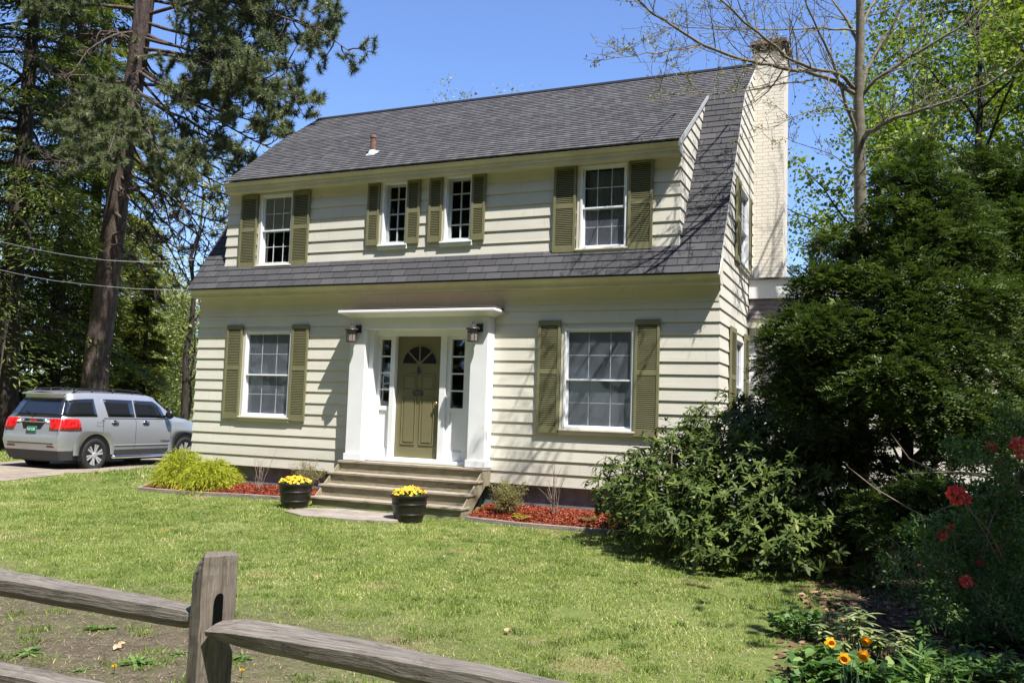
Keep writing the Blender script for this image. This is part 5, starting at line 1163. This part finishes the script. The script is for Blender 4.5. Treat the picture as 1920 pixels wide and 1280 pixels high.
# ================================================================ lawn grass (real blades)
def lawn():
    r = np.random.default_rng(3)
    def keep(x, y):
        k = np.ones(len(x), bool)
        for poly in (BED_L, BED_R, SLAB): k &= ~inpoly(x, y, poly)
        k &= ~((y > -1.1) & (x > 3.55) & (x < 6.5)); k &= ~((y > -.02) & (x > -.03) & (x < W+.05))
        xr = -2.7-.10*(y+2)*(y > -2)-.14*np.maximum(0, -2-y)+.10*np.sin(y*2.3)+.06*np.sin(y*6.1); xl = -6.5-.03*(y+2)+.12*np.sin(y*1.9+1)
        k &= ~((x < xr+.05) & (x > xl-.05)); k &= ~(np.hypot(x-3.5, y+1.33) < .24); k &= ~(np.hypot(x-5.88, y+1.72) < .24)
        k &= ~((x > 10.1) & (y > 2.9))
        return k
    def nz(x, y, s, ph): return (np.sin(x*s+ph)*np.sin(y*s*1.13+ph*2.1)+np.sin(x*s*2.3+y*s*.7+ph)*.6+np.sin(y*s*3.1-x*s*1.9+ph*3)*.4)/2
    X, Y, H, Wd, T = [], [], [], [], []
    def scatter(n, xr, yr, h, w, dens=None):
        x = r.uniform(*xr, n); y = r.uniform(*yr, n); k = keep(x, y)
        # keep what the place shows: a wide wedge ahead of the fence line
        bare = sm(-6.6, -8.2, y)*sm(11.0, 8.6, x)*.88+.55*(nz(x, y, 1.7, 1.3) > .45)+.5*(nz(x, y, 4.3, .4) > .60)+.85*sm(11.5, 12.2, x-.35*(y+5)*.35)+.4*(np.hypot((x-10.9)/1.1, (y+5.9)/.9) < 1)*(nz(x, y, 5, 2) > -.2)
        k &= r.random(n) > bare; x, y = x[k], y[k]; m = len(x)
        tall = 1+.8*np.clip(nz(x, y, 2.6, 4.0), 0, 1)+.9*(nz(x, y, 6.5, 2.0) > .7)
        X.append(x); Y.append(y); H.append(h*(.45+r.random(m)**2*1.3)*tall); Wd.append(w*r.uniform(.7, 1.3, m))
        straw = np.clip(nz(x, y, 1.35, 5.1)*.9+nz(x, y, 5.7, 1.1)*.5-.25, 0, 1); T.append(np.clip(.40+.16*nz(x, y, .9, 2.2)+.20*nz(x, y, 3.7, .3)+.10*nz(x, y, 11, 1.3)+r.normal(0, .20, m)+(r.random(m) < (.10+.80*straw))*.55, 0, 1)); H[-1] = H[-1]*(1-.35*straw)
    scatter(190000, (4.5, 12.6), (-10.2, -6.6), .024, .0058)
    scatter(330000, (-2.6, 12.4), (-6.6, -2.6), .026, .0085)
    scatter(210000, (-4.2, 12.0), (-2.8, .6), .028, .0110)
    scatter(60000, (-16, -6.3), (-10, 9), .07, .020); scatter(50000, (-4.5, -.1), (.0, 14), .06, .018); scatter(24000, (10.2, 16), (-1.5, 2.9), .07, .014); scatter(26000, (-2.6, 4.6), (-12, -6.6), .04, .010); scatter(15000, (-30, -16), (-5, 14), .10, .04)
    # darker clover and coarse tufts
    for (nc, xr_, yr_, hh) in ((420, (-2, 12.0), (-6.6, -1.6), .045), (240, (4.5, 12.0), (-10, -6.6), .05)):
        cx_ = r.uniform(*xr_, nc); cy_ = r.uniform(*yr_, nc); k = keep(cx_, cy_); cx_, cy_ = cx_[k], cy_[k]; nb_ = 70; q = np.repeat(cx_, nb_)+r.normal(0, .05, len(cx_)*nb_); u = np.repeat(cy_, nb_)+r.normal(0, .05, len(cx_)*nb_)
        X.append(q); Y.append(u); m = len(q); H.append(hh*r.uniform(.4, 1.2, m)); Wd.append(.010*r.uniform(.7, 1.4, m)); T.append(np.clip(np.repeat(r.uniform(0, .45, len(cx_)), nb_)+r.normal(0, .1, m), 0, 1))
    x, y, h, w, t = map(np.concatenate, (X, Y, H, Wd, T)); n = len(x); c = np.stack([x, y, gz(x, y)-.004], 1)
    a = r.uniform(0, 6.283, n); lean = r.uniform(.1, 1.6, n); d = np.stack([np.cos(a)*lean, np.sin(a)*lean, np.ones(n)], 1); b = r.uniform(0, 6.283, n); s = np.stack([np.cos(b), np.sin(b), np.zeros(n)], 1)
    V = np.stack([c-s*w[:, None]/2, c+s*w[:, None]/2, c+unit(d)*h[:, None]], 1)
    return tag(np_mesh('lawn_grass', V, 3, M_GRASS, tint=t), 'short patchy spring lawn grass with dry and mossy spots', 'grass', None, 'stuff')
lawn()
def thatch():
    r = np.random.default_rng(31); n = 90000; x = r.uniform(2.5, 12.4, n); y = r.uniform(-10.4, -1.2, n); w = sm(-6.2, -8.2, y)*.5+.28; k = (r.random(n) < w) & (x < 12.3)
    x, y = x[k], y[k]; n = len(x); c = np.stack([x, y, gz(x, y)+r.uniform(.002, .016, n)], 1); a = r.uniform(0, 6.283, n); d = np.stack([np.cos(a), np.sin(a), r.uniform(-.12, .25, n)], 1); s = np.stack([-np.sin(a), np.cos(a), np.zeros(n)], 1)
    t = NT('dry_thatch_straw'); t.col(t.ramp(t.attr('tint'), [(0, (.07, .05, .035)), (.5, (.20, .155, .10)), (1, (.42, .34, .24))])); t.set(.9, .1)
    tag(np_mesh('dry_thatch', blades(c, d, r.uniform(.02, .07, n), r.uniform(.0025, .005, n), r, s), 3, t.m, tint=r.uniform(0, 1, n)), 'dead straw and thatch lying on the worn lawn', 'thatch', None, 'stuff')
    n = 2600; x = r.uniform(3.5, 11.5, n); y = r.uniform(-10.3, -7.2, n); c = np.stack([x, y, gz(x, y)+.002], 1); m = MB(); oc = [(1, 0, 0), (0, 1, 0), (-1, 0, 0), (0, -1, 0), (0, 0, .7)]
    for q in range(n): s_ = r.uniform(.003, .012); rr_ = r.uniform(.6, 1.3, 5); a = r.uniform(0, 6); m.add([c[q]+np.array([(o[0]*math.cos(a)-o[1]*math.sin(a))*rr_[i], (o[0]*math.sin(a)+o[1]*math.cos(a))*rr_[i], o[2]])*s_ for i, o in enumerate(oc)], [(0, 1, 4), (1, 2, 4), (2, 3, 4), (3, 0, 4)])
    tag(m.build('soil_crumbs', simple('earth_crumbs', (.17, .125, .09), .95, .1, var=.5, vs=40)), 'small clods and pebbles on the bare earth by the fence', 'pebbles', None, 'stuff')
thatch()
def weed(x, y, seed, label, R_=.10, mat=None, up=.5, n=26):
    r = np.random.default_rng(seed); z0 = float(gz(x, y)); e = empty('weed_tuft', (x, y, z0), 0, label, 'weed', 'weed rosettes in the worn ground'); a = r.uniform(0, 6.28, n); d = np.stack([np.cos(a), np.sin(a), r.uniform(.1, up, n)], 1)
    np_mesh('leaves', hexleaf(np.zeros((n, 3))+r.normal(0, .01, (n, 3)), d, np.tile([0, 0, 1.], (n, 1)), R_*r.uniform(.6, 1.2, n), R_*.26*r.uniform(.7, 1.2, n), .25), 6, mat or M_HERB, e, tint=r.uniform(.4, 1, n))
def onground(px, py):
    p = np.array(CAM); d = at(px, py, 1)-CAM
    t = 3.0
    for i in range(60): q = CAM+d*t; t += (q[2]-float(gz(q[0], q[1])))/(-d[2])
    return CAM+d*t
for i, (px, py, R_, lab) in enumerate(((55, 1225, .11, 'weed rosette at the left edge below the fence rail'), (150, 1258, .06, 'small weed left of the broad one'), (255, 1245, .13, 'broad weed rosette left of the fence post'), (190, 1180, .12, 'grassy weed clump under the upper rail'), (455, 1235, .08, 'weed close to the right side of the fence post'), (340, 1225, .08, 'weed hugging the left side of the fence post'))):
    p = onground(px, py); weed(p[0], p[1], 20+i, lab, R_)
for i, (px, py, lab) in enumerate(((302, 1003, 'dandelion far out on the lawn, left of a pair'), (314, 1002, 'dandelion far out on the lawn, right of a pair'), (213, 1264, 'dandelion in the bare earth left of the post'), (452, 1272, 'dandelion at the foot of the fence post'))):
    p = onground(px, py); r = np.random.default_rng(90+i); n = 60; d = rand_dirs(n, r, .1, 1); e = empty('dandelion', (p[0], p[1], float(gz(p[0], p[1]))), 0, lab, 'flower', 'dandelions in the lawn'); m = MB(); m.tube([(0, 0, 0), (.004, 0, .05)], .002, 5); m.build('stem', M_HERB, e)
    np_mesh('bloom', blades(np.tile([.004, 0, .05], (n, 1)), d, np.full(n, .019), np.full(n, .006), r), 3, M_PETAL, e, tint=r.uniform(.2, .9, n))
for i, (px, py, s_, lab) in enumerate(((1198, 1098, .055, 'curled pale dead leaf on the lawn near the shrubs'), (955, 1190, .05, 'pale dead leaf in the lawn above the right rail'), (547, 988, .05, 'brown dead leaf near the left flower pot'), (220, 1217, .06, 'dark curled dead leaf on the worn earth'), (597, 1088, .045, 'small tan dead leaf right of the fence post'), (833, 1110, .035, 'tiny tan dead leaf in the middle of the lawn'), (1098, 1012, .04, 'tan dead leaf by the right mulch bed'), (830, 1047, .035, 'faded dead leaf in the lawn below the steps'))):
    p = onground(px, py); r = np.random.default_rng(120+i); n = 4; V = hexleaf(np.tile([0, 0, .035], (n, 1)), rand_dirs(n, r, -.2, .6), rand_dirs(n, r, .2, 1), np.full(n, s_*.85), np.full(n, s_*.6), .35)
    o = np_mesh('dead_leaf', V, 6, bpy.data.materials.get('dry_leaf_tan') or simple('dry_leaf_tan', (.42, .29, .19), .8, .1, var=.4, vs=30), loc=(p[0], p[1], float(gz(p[0], p[1])))); tag(o, lab, 'leaf', 'dead leaves scattered on the lawn')
# ================================================================ split-rail fence and overhead wires
FY = -10.2
fence = empty('split_rail_fence', (9.72, FY, float(gz(9.72, FY))), 0, 'weathered grey split-rail fence in the foreground with one visible post', 'fence')
FO = np.array(fence.location)
E1, E2 = np.array([.75, .66, 0]), np.array([.66, -.75, 0])     # across the post as seen from the road, and out of its front
PX, PYc = 9.765, FY
def psec(a, b, z): return tuple(np.array([PX, PYc, 0])+E1*a+E2*b+np.array([0, 0, z])-FO)
def fence_post(top):
    r = np.random.default_rng(4); z0 = float(gz(PX, PYc)); mb = MB()
    sec = [(-.090, -.02), (-.048, .052), (.030, .030), (.040, .018), (.052, .020), (.092, .002), (.075, -.085), (-.065, -.09)]
    zs = list(np.linspace(z0-.4, z0+.3, 4))+list(np.linspace(z0+.40, top-.13, 9))+[top-.08, top-.045, top-.02, top]; n = len(sec); vs = []; fs = []
    for k, z in enumerate(zs):
        f = (z-(top-.13))/.13; q = 1.05-.05*(z-z0)/(top-z0)
        for j, (a, b) in enumerate(sec):
            if f > 0 and j in (0, 7): a = a+(.045 if j == 0 else .03)*f*f
            vs.append(psec(a*q+r.normal(0, .0016), b*q+r.normal(0, .0018), z+(.006*(j in (5, 6))-.008*(j in (2, 3)) if f >= 1 else 0)))
    for k in range(len(zs)-1):
        for j in range(n): fs.append((k*n+j, k*n+(j+1) % n, (k+1)*n+(j+1) % n, (k+1)*n+j))
    fs.append([(len(zs)-1)*n+j for j in range(n)]); mb.add(vs, fs); return mb.build('post', M_POST, fence, bevel=.004, seg=2)
post = fence_post(1.150)
mb = MB(); n = 10; c0, b0 = .022, .0385; prof = [(-.017, .84), (.020, .84)]+[(.0015+.0185*math.cos(math.pi*i/n), .965+.026*math.sin(math.pi*i/n)) for i in range(n+1)]
vs = [psec(c0+s_, b0-.022*(s_*14)+off+.004, z+s_*.35) for off in (0, -.03) for s_, z in prof]; k = len(prof)
mb.add(vs, [list(range(k)), list(range(2*k-1, k-1, -1))]+[[i, k+i, k+(i+1) % k, (i+1) % k] for i in range(k)]); mb.build('mortise_shade', simple('mortise_shade_black', (.003, .003, .003), .95, .05, var=0), fence)  # no hole is cut: a black plug stands in for the shade inside
mb = MB(); mb.tube([psec(-.070, .022, .0+1.075), psec(-.0705, .0235, 1.075)], .006, 8); mb.build('nail_hole', M_DARK, fence)
def rail(p0, p1, h0, h1, w, seed, twist=.3):
    """hewn rail between two points, tapering to its tenons; three-cornered section with flat top"""
    r = np.random.default_rng(seed); p0, p1 = np.array(p0, float), np.array(p1, float); n = 14; vs = []; fs = []
    d = unit(p1-p0); s = unit(np.cross(d, [0, 0, 1.])); up = np.cross(s, d)
    for i in range(n+1):
        t = i/n; c = p0+(p1-p0)*t; h = h0+(h1-h0)*t; en = min(1, .42+min(t, 1-t)*7); hh = h*en; ww = w*(.55+.45*en); j = r.normal(0, .0022, 8)
        tw = twist*(t-.5)
        for (a, b) in ((-.5, .5), (.5, .42), (.46, -.1), (.05, -.5), (-.45, -.2)):
            x = a*ww; z = b*hh; vs.append(c+s*(x*math.cos(tw)-z*math.sin(tw)+j[0])+up*(x*math.sin(tw)+z*math.cos(tw)+j[1])-FO)
    for i in range(n):
        for j in range(5): fs.append((i*5+j, (i+1)*5+j, (i+1)*5+(j+1) % 5, i*5+(j+1) % 5))
    fs += [[0, 1, 2, 3, 4], [n*5+4, n*5+3, n*5+2, n*5+1, n*5]]; mb = MB(); mb.add(vs, fs); return mb.build('rail', M_RAIL, fence, bevel=.002)
zr = lambda px, py: None
def on_plane_y(px, py, y):
    d = at(px, py, 1)-CAM; return CAM+d*((y-CAM[1])/d[1])
A = on_plane_y(-40, 1088, FY+.02); Bp = on_plane_y(402, 1166, FY+.03)
rail(A+(A-Bp)*.35, Bp, .115, .095, .13, 1, .25)
A = on_plane_y(399, 1180, FY-.035); Bp = on_plane_y(1040, 1310, FY-.10)
rail(A, Bp+(Bp-A)*.25, .10, .115, .13, 2, .5)
A = on_plane_y(-10, 1268, FY+.02); Bp = on_plane_y(385, 1345, FY+.02)
rail(A+(A-Bp)*.35, Bp, .10, .10, .12, 3, .2)
A = on_plane_y(392, 1350, FY-.04); Bp = on_plane_y(1040, 1520, FY-.10); rail(A, Bp+(Bp-A)*.25, .10, .11, .12, 4, .3)
# overhead service wires at the left
M_WIRE = simple('pale_service_cable', (.27, .27, .28), .5, .4, var=.1)
def wire(pts, r_, label):
    P = [at(*q) for q in pts]; out = []
    for i in range(len(P)-1):
        for k in range(6): out.append(P[i]+(P[i+1]-P[i])*k/6)
    out.append(P[-1]); n = len(out); B = out[0]; m = MB(); m.tube([p-B for p in out], r_, 6); o = m.build('utility_wire', M_WIRE, loc=tuple(B)); tag(o, label, 'wire', 'service wires at the left')
wire([(-60, 438, 14.5), (0, 453, 15), (50, 464, 15.5), (100, 474, 16), (150, 482, 16.5), (200, 488, 17), (250, 490.5, 17.3), (300, 490.5, 17.6), (350, 488, 17.8), (392, 485, 18.0)], .0055, 'upper of two sagging pale wires running to the left roof edge')
wire([(-60, 494, 14.5), (0, 506, 15), (50, 517, 15.5), (100, 526, 16), (150, 532, 16.5), (200, 537, 17), (250, 541, 17.3), (300, 543, 17.6), (340, 543.5, 17.8), (368, 543, 18.0)], .005, 'lower of two sagging pale wires ending at the left eave')
# ================================================================ silver car on the drive
def build_car():
    A = 1.592; K = .965; e = empty('parked_car', (0, 0, 0), A, 'silver five-door car with wide red tail lamps parked on the drive under the pine', 'car')
    px, py, pz = -3.66, .02, .205
    off = Vector((0, .925, 0)); e.location = (px-math.sin(A)*.925*K, py+math.cos(A)*.925*K, pz); e.scale = (K, K, K*1.06)
    pt = NT('silver_metallic_paint'); pt.col((.46, .475, .51)); pt.set(.26, .6, .55); pt.b.inputs['Coat Weight'].default_value = .6; pt.b.inputs['Coat Roughness'].default_value = .05
    PAINT = pt.m; CLAD = simple('grey_plastic_cladding', (.05, .05, .055), .6, .4, var=.1); BLK = simple('black_car_trim', (.012, .012, .013), .35, .5, var=0)
    GL = NT('tinted_car_glass'); GL.col((.012, .014, .018)); GL.set(.04, .9); GL = GL.m
    CHR = simple('chrome_trim', (.70, .71, .74), .12, .5, 1.0, var=0); RED = NT('red_tail_lens'); RED.col(RED.ramp(RED.noise(14, 3), [(.35, (.30, .004, .006)), (.6, (.75, .02, .02))])); RED.set(.1, .7); RED = RED.m
    CLR = simple('clear_lens', (.62, .62, .62), .15, .7, var=.1); RUB = simple('tyre_rubber', (.022, .021, .021), .75, .3, var=.2, vs=20, bs=60, bstr=.3)
    rearU = [.14, .05, .0, .03, .07, .10, .33, .28, .24, .22]
    frU = [4.50, 4.66, 4.70, 4.69, 4.62, 4.52, 4.42, 4.36, 4.32, 4.30]
    HW = [.84, .895, .925, .925, .915, .885, .765, .68, .36, 0.0]; ZZ = [.26, .46, .64, .88, 1.06, 1.135, 1.615, 1.700, 1.735, 1.745]
    ST = [0, .03, .08, .16, .28, .42, .6, .8, 1.0, 1.25, 1.5, 1.8, 2.1, 2.4, 2.65, 2.85, 3.05, 3.25, 3.45, 3.7, 3.95, 4.2, 4.4, 4.55, 4.65, 4.7]
    def ring(s):
        out = []
        hood = sm(2.62, 3.48, s); nose = max(0, (s-3.5)/1.2)
        for l in range(10):
            if s < 1: u = rearU[l]+(1-rearU[l])*s
            elif s > 3.8: u = 3.8+(frU[l]-3.8)*(s-3.8)/.9
            else: u = s
            y, z = HW[l], ZZ[l]
            if l >= 6:
                hz = [1.17, 1.19, 1.20, 1.205][l-6]; hy = [.80, .66, .34, 0][l-6]; lin = min(1, max(0, (s-2.80)/.72)); z = z+(hz-z)*lin; y = y+(hy-y)*lin
            if l >= 4: z -= .20*nose**2.2
            tp = 1-(.075+.09*(l > 5))*max(0, 1-s/.28)**2.2; tp *= 1-.22*max(0, (s-3.95)/.75)**2.4; y *= tp
            if 6 <= l and s < 3: z += -.05*max(0, 1-s/1.0)**2-.015*max(0, (s-1.8)/.9)
            out.append((u, y, z))
        return out
    RG = [ring(s) for s in ST]
    def S(s, t, side=-1, o=.0):
        """surface point: station s, level t (fractional), offset o outward"""
        def pnt(s_, t_):
            a = ring(s_); i = min(8, int(t_)); f = t_-i; p, q = a[i], a[i+1]; return Vector((p[0]+(q[0]-p[0])*f, side*(p[1]+(q[1]-p[1])*f), p[2]+(q[2]-p[2])*f))
        p = pnt(s, t)
        if o: du = pnt(s+.02, t)-pnt(s-.0, t); dt = pnt(s, min(8.9, t+.05))-pnt(s, max(0, t-.05)); n = du.cross(dt).normalized(); n = n*(1 if n.y*side > 0 else -1); p = p+n*o
        return p
    mb = MB(); n = len(ST); vs = []
    for g in RG: vs += [(u, -y, z) for u, y, z in g]
    for g in RG: vs += [(u, y, z) for u, y, z in g]
    fs = []; mi = []
    for i in range(n-1):
        for l in range(9):
            a, b, c, d = i*10+l, (i+1)*10+l, (i+1)*10+l+1, i*10+l+1; fs.append((a, b, c, d)); mi.append(1 if l < 1 else 0)
            o = n*10; fs.append((o+a, o+d, o+c, o+b)); mi.append(1 if l < 1 else 0)
    o = n*10
    for l in range(9):
        fs.append((l, l+1, o+l+1, o+l)); mi.append(1 if l < 1 else 0); q = (n-1)*10; fs.append((q+l+1, q+l, o+q+l, o+q+l+1)); mi.append(1 if l < 2 else 0)
    mb.v = vs; mb.f = fs; mb.m = mi; body = mb.build('body', [PAINT, CLAD], e, smooth=True)
    es = body.modifiers.new('split', 'EDGE_SPLIT'); es.split_angle = R(38)
    m = MB(); m.box(.25, 4.5, -.80, .80, .22, .3); m.build('underbody', BLK, e)
    def panel(name, outline, mat, side=-1, o=.006, parent=None, div=4):
        """outline: (s,t) polygon given as bottom edge list and top edge list -> ruled patch"""
        bot, top = outline; m = MB(); k = len(bot); V = [[None]*(div+1) for _ in range(k)]
        for i in range(k):
            for j in range(div+1): f = j/div; V[i][j] = S(bot[i][0]+(top[i][0]-bot[i][0])*f, bot[i][1]+(top[i][1]-bot[i][1])*f, side, o)
        flat = [v for row in V for v in row]; F = [(i*(div+1)+j, (i+1)*(div+1)+j, (i+1)*(div+1)+j+1, i*(div+1)+j+1) for i in range(k-1) for j in range(div)]
        m.add(flat, F); ob = m.build(name, mat, parent or e, smooth=True); so = ob.modifiers.new('solid', 'SOLIDIFY'); so.thickness = .004; so.offset = 0; return ob
    L_ = lambda a, b, t, k=6: [(a+(b-a)*i/(k-1), t) for i in range(k)]
    for sd in (-1, 1):
        panel('side_window', (L_(.0, 1.02, 5.10, 10), L_(.0, .92, 5.90, 10)), GL, sd); panel('side_window', (L_(1.33, 2.12, 5.10), L_(1.22, 2.08, 5.90)), GL, sd)
        panel('side_window', ([(2.17+.98*i/7, 5.10) for i in range(8)], [(2.13+.86*i/7, 5.90-(.04*max(0, i-5))) for i in range(8)]), GL, sd)
        # black surrounds and seams
        for s_ in (1.17, 2.145, 3.30):
            m = MB(); m.tube([S(s_, t, sd, .001) for t in np.linspace(.9, 4.9, 10)], .0045, 5); m.build('door_seam', BLK, e)
        m = MB(); m.tube([S(s_, 5.03, sd, .004) for s_ in np.linspace(1.2, 3.2, 16)], .007, 5); m.build('window_trim', BLK, e)
        m = MB(); m.tube([S(s_, 1.55, sd, .003) for s_ in np.linspace(1.45, 3.3, 16)], .012, 6); m.build('body_side_moulding', PAINT, e)
        for s_ in (1.50, 2.45):
            c = S(s_, 4.05, sd, .0); m = MB(); m.tube([c+Vector((-.10, sd*.008, 0)), c+Vector((-.07, sd*.035, .008)), c+Vector((.07, sd*.035, .008)), c+Vector((.10, sd*.008, 0))], .017, 8); m.build('door_handle', CHR, e, smooth=True)
            m = MB(); m.lathe([(0, .004), (.075, .004), (.08, 0)], 16, tuple(c), M=Matrix(((1, 0, 0), (0, 0, sd), (0, .6, 0)))); m.build('handle_recess', BLK, e)
        # mirror
        c = S(3.10, 5.25, sd); m = MB(); m.tube([c, c+Vector((0, sd*.10, .02))], .03, 8)
        m.lathe([(.0, -.10), (.07, -.09), (.105, -.04), (.11, .03), (.08, .08), (0, .09)], 14, (c.x+.02, c.y+sd*.16, c.z+.05), M=Matrix(((.0, .0, .75), (0, 1, 0), (1, 0, 0)))); m.build('mirror', BLK, e, smooth=True)
        # roof rail
        m = MB(); pts = [Vector((u, sd*.66, z+.01)) for u, z in ((.48, 1.68), (.60, 1.745), (1.1, 1.785), (1.8, 1.785), (2.4, 1.755), (2.56, 1.675))]; m.tube(pts, [.022, .02, .018, .018, .02, .02], 8)
        for u in (1.0, 1.6, 2.2): m.tube([(u, sd*.66, 1.69), (u, sd*.66, 1.785)], .018, 6)
        m.build('roof_rail', BLK, e, smooth=True)
        # side step
        m = MB(); m.tube([(1.42, sd*.93, .30), (1.50, sd*.985, .305), (3.25, sd*.985, .305), (3.33, sd*.93, .30)], .036, 12)
        m.build('side_step', CHR, e, smooth=True)
        for uw in (.95, 3.81):
            # arch liner, flare
            yb = sd*.927; m = MB(); k = 28
            arc = [(uw+.455*math.cos(math.pi*i/k), .36+.455*math.sin(math.pi*i/k)) for i in range(k+1)]; pl = [(uw+.455, .24)]+arc+[(uw-.455, .24)]
            m.prism(pl, 'y', yb, sd*.932); m.build('wheel_well', BLK, e)
            m = MB(); ou = [(uw+.57*max(-1, min(1, 1.28*math.cos(math.pi*i/k))), .36+.56*max(0, min(1, 1.22*math.sin(math.pi*i/k)))) for i in range(k+1)]
            for i in range(k):
                if arc[i][1] < .40 and arc[i+1][1] < .40: continue
                a0, a1, b0, b1 = arc[i], arc[i+1], ou[i], ou[i+1]
                m.add([(a0[0], sd*.955, a0[1]), (a1[0], sd*.955, a1[1]), (b1[0], sd*.915, b1[1]), (b0[0], sd*.915, b0[1]), (a0[0], sd*.90, a0[1]), (a1[0], sd*.90, a1[1])], [(0, 1, 2, 3), (4, 5, 1, 0)])
            m.build('wheel_flare', PAINT, e, smooth=True)
            Mx = Matrix(((1, 0, 0), (0, 0, sd), (0, 1, 0))); m = MB()
            m.lathe([(.235, -.20), (.33, -.20), (.355, -.18), (.362, -.10), (.360, -.02), (.345, .015), (.30, .028), (.245, .020), (.235, .0)], 40, (uw, sd*.925, .362), M=Mx); w = m.build('wheel', RUB, e, smooth=True)
            m = MB(); m.lathe([(.238, .015), (.232, .022), (.222, .015), (.218, -.06), (.0, -.075)], 36, (uw, sd*.925, .362), M=Mx); m.build('rim_barrel', simple('dark_rim', (.08, .08, .085), .3, .5, .6, var=0), w, smooth=True)
            m = MB()
            for q in range(6):
                for sp in (-.17, .17):
                    a = 2*math.pi*q/6+.3; a0 = a+sp*.8; a1 = a+sp; r0, r1 = .05, .226; ps = []
                    for yy in (sd*.90, sd*.945):
                        for (rr_, aa, ww) in ((r0, a0, -.018), (r1, a1, -.022), (r1, a1, .022), (r0, a0, .018)): ps.append((uw+rr_*math.cos(aa)-ww*math.sin(aa), yy-(sd*.012 if rr_ == r0 and yy == sd*.945 else 0), .362+rr_*math.sin(aa)+ww*math.cos(aa)))
                    m.hexa(ps)
            m.lathe([(.0, .022), (.045, .020), (.062, .008), (.066, -.03)], 20, (uw, sd*.925, .362), M=Mx); m.build('wheel_spokes', simple('polished_spokes', (.62, .63, .66), .3, .6, .5, var=0), w)
        # tail lamps: rear part and side part in one
        panel('tail_lamp', (L_(.0, .54, 3.05, 8), L_(.0, .42, 4.92, 8)), RED, sd, .012)
    def rp(t, y, o):  # rear face point
        a = ring(0); i = min(8, int(t)); f = t-i; p, q = a[i], a[i+1]; return Vector((p[0]+(q[0]-p[0])*f-o, y, p[2]+(q[2]-p[2])*f))
    def rpanel(name, t0, t1, y0, y1, mat, o=.008, y0t=None, y1t=None, th=.01, parent=None):
        m = MB(); d = 5; k = 6; V = []; y0t = y0 if y0t is None else y0t; y1t = y1 if y1t is None else y1t
        for i in range(k+1):
            for j in range(d+1): f = j/d; g = i/k; ya = y0+(y0t-y0)*f; yb = y1+(y1t-y1)*f; V.append(rp(t0+(t1-t0)*f, ya+(yb-ya)*g, o))
        m.add(V, [(i*(d+1)+j, i*(d+1)+j+1, (i+1)*(d+1)+j+1, (i+1)*(d+1)+j) for i in range(k) for j in range(d)]); ob = m.build(name, mat, parent or e, smooth=True); so = ob.modifiers.new('solid', 'SOLIDIFY'); so.thickness = th; so.offset = -1; return ob
    rpanel('rear_window', 5.05, 5.97, -.80, .80, GL, .008, -.645, .645)
    for sd in (-1, 1):
        rpanel('tail_lamp_inner', 3.05, 4.92, sd*.825, sd*.55, RED, .012, sd*.825, sd*.46); rpanel('reverse_lamp', 3.84, 4.30, sd*.525, sd*.40, CLR, .010)
        rpanel('reflector', 1.35, 1.55, sd*.72, sd*.50, simple('dark_red_reflector', (.16, .01, .012), .2, .6, var=0), .006)
        m = MB(); m.tube([rp(t, sd*.795, .001) for t in (1.9, 3.0, 3.8)], .004, 5); m.build('tailgate_seam', BLK, e)
    bar = rpanel('chrome_bar', 3.90, 4.80, -.395, .395, CHR, .014, -.36, .36)
    rpanel('plate_recess', 3.10, 3.86, -.27, .27, BLK, .003, -.36, .36)
    pl_ = rpanel('number_plate', 2.70, 3.42, -.155, .155, simple('green_plate', (.012, .12, .07), .5, .4, var=0), .014)
    def back(x, y, z, tilt=0): return Matrix.Translation((x, y, z)) @ Matrix.Rotation(R(-90), 4, 'Z') @ Matrix.Rotation(R(90+tilt), 4, 'X')
    WH = simple('white_plate_letters', (.75, .8, .76), .5, .3, var=0)
    c = rp(3.06, 0, .026); text_mesh('FLA 528', .085, WH, pl_, back(c.x, 0, c.z), ext=.001, xs=.85)
    c = rp(4.33, 0, .03); text_mesh('GMC', .085, simple('red_badge_letters', (.5, .01, .01), .3, .5, var=0), bar, back(c.x, 0, c.z), ext=.002, xs=1.2, bold=.002)
    m = MB(); m.box(-.0, .012, -.72, .72, 0, .03); c = rp(1.92, 0, .0)
    m = MB(); m.tube([rp(1.80, y, .004) for y in np.linspace(-.70, .70, 8)], .012, 6); m.build('bumper_step', BLK, e)
    m = MB(); m.prism([(.20, 1.655), (.42, 1.708), (.60, 1.725), (.60, 1.69), (.38, 1.66), (.21, 1.63)], 'y', -.62, .62); m.build('roof_spoiler', PAINT, e, bevel=.01, seg=2)
    m = MB(); m.tube([rp(5.10, .05, .03), rp(5.30, .28, .03), rp(5.36, .40, .02)], [.014, .009, .006], 6); m.build('rear_wiper', BLK, e)
    m = MB(); m.tube([S(s_, t_, -1, .001) for s_, t_ in ((.98, 3.55), (.98, 4.0), (1.16, 4.0), (1.16, 3.55), (.98, 3.55))], .003, 4); m.build('fuel_flap_seam', BLK, e)
    c = S(3.12, 1.95, -1, .006); text_mesh('TERRAIN', .055, BLK, body, Matrix.Translation(c) @ Matrix.Rotation(R(90), 4, 'X'), ext=.001, xs=1.5)
    c = S(1.18, 4.55, -1, .008); text_mesh('SLE', .05, BLK, body, Matrix.Translation(c) @ Matrix.Rotation(R(90), 4, 'X'), ext=.001, xs=1.3)
    m = MB(); m.tube([(.75, .0, 1.72), (.70, .0, 1.80)], .012, 6); m.build('roof_antenna', BLK, e)
    m = MB(); k = 8; V = []   # windscreen
    V = [S(3.46, 5.6, -1, .0), S(3.46, 5.6, 1, .0), S(2.86, 6.6, 1, .0), S(2.86, 6.6, -1, .0)]; m.add([v+Vector((.03, 0, .02)) for v in V], [(0, 1, 2, 3)]); m.build('windscreen', GL, e)
build_car()
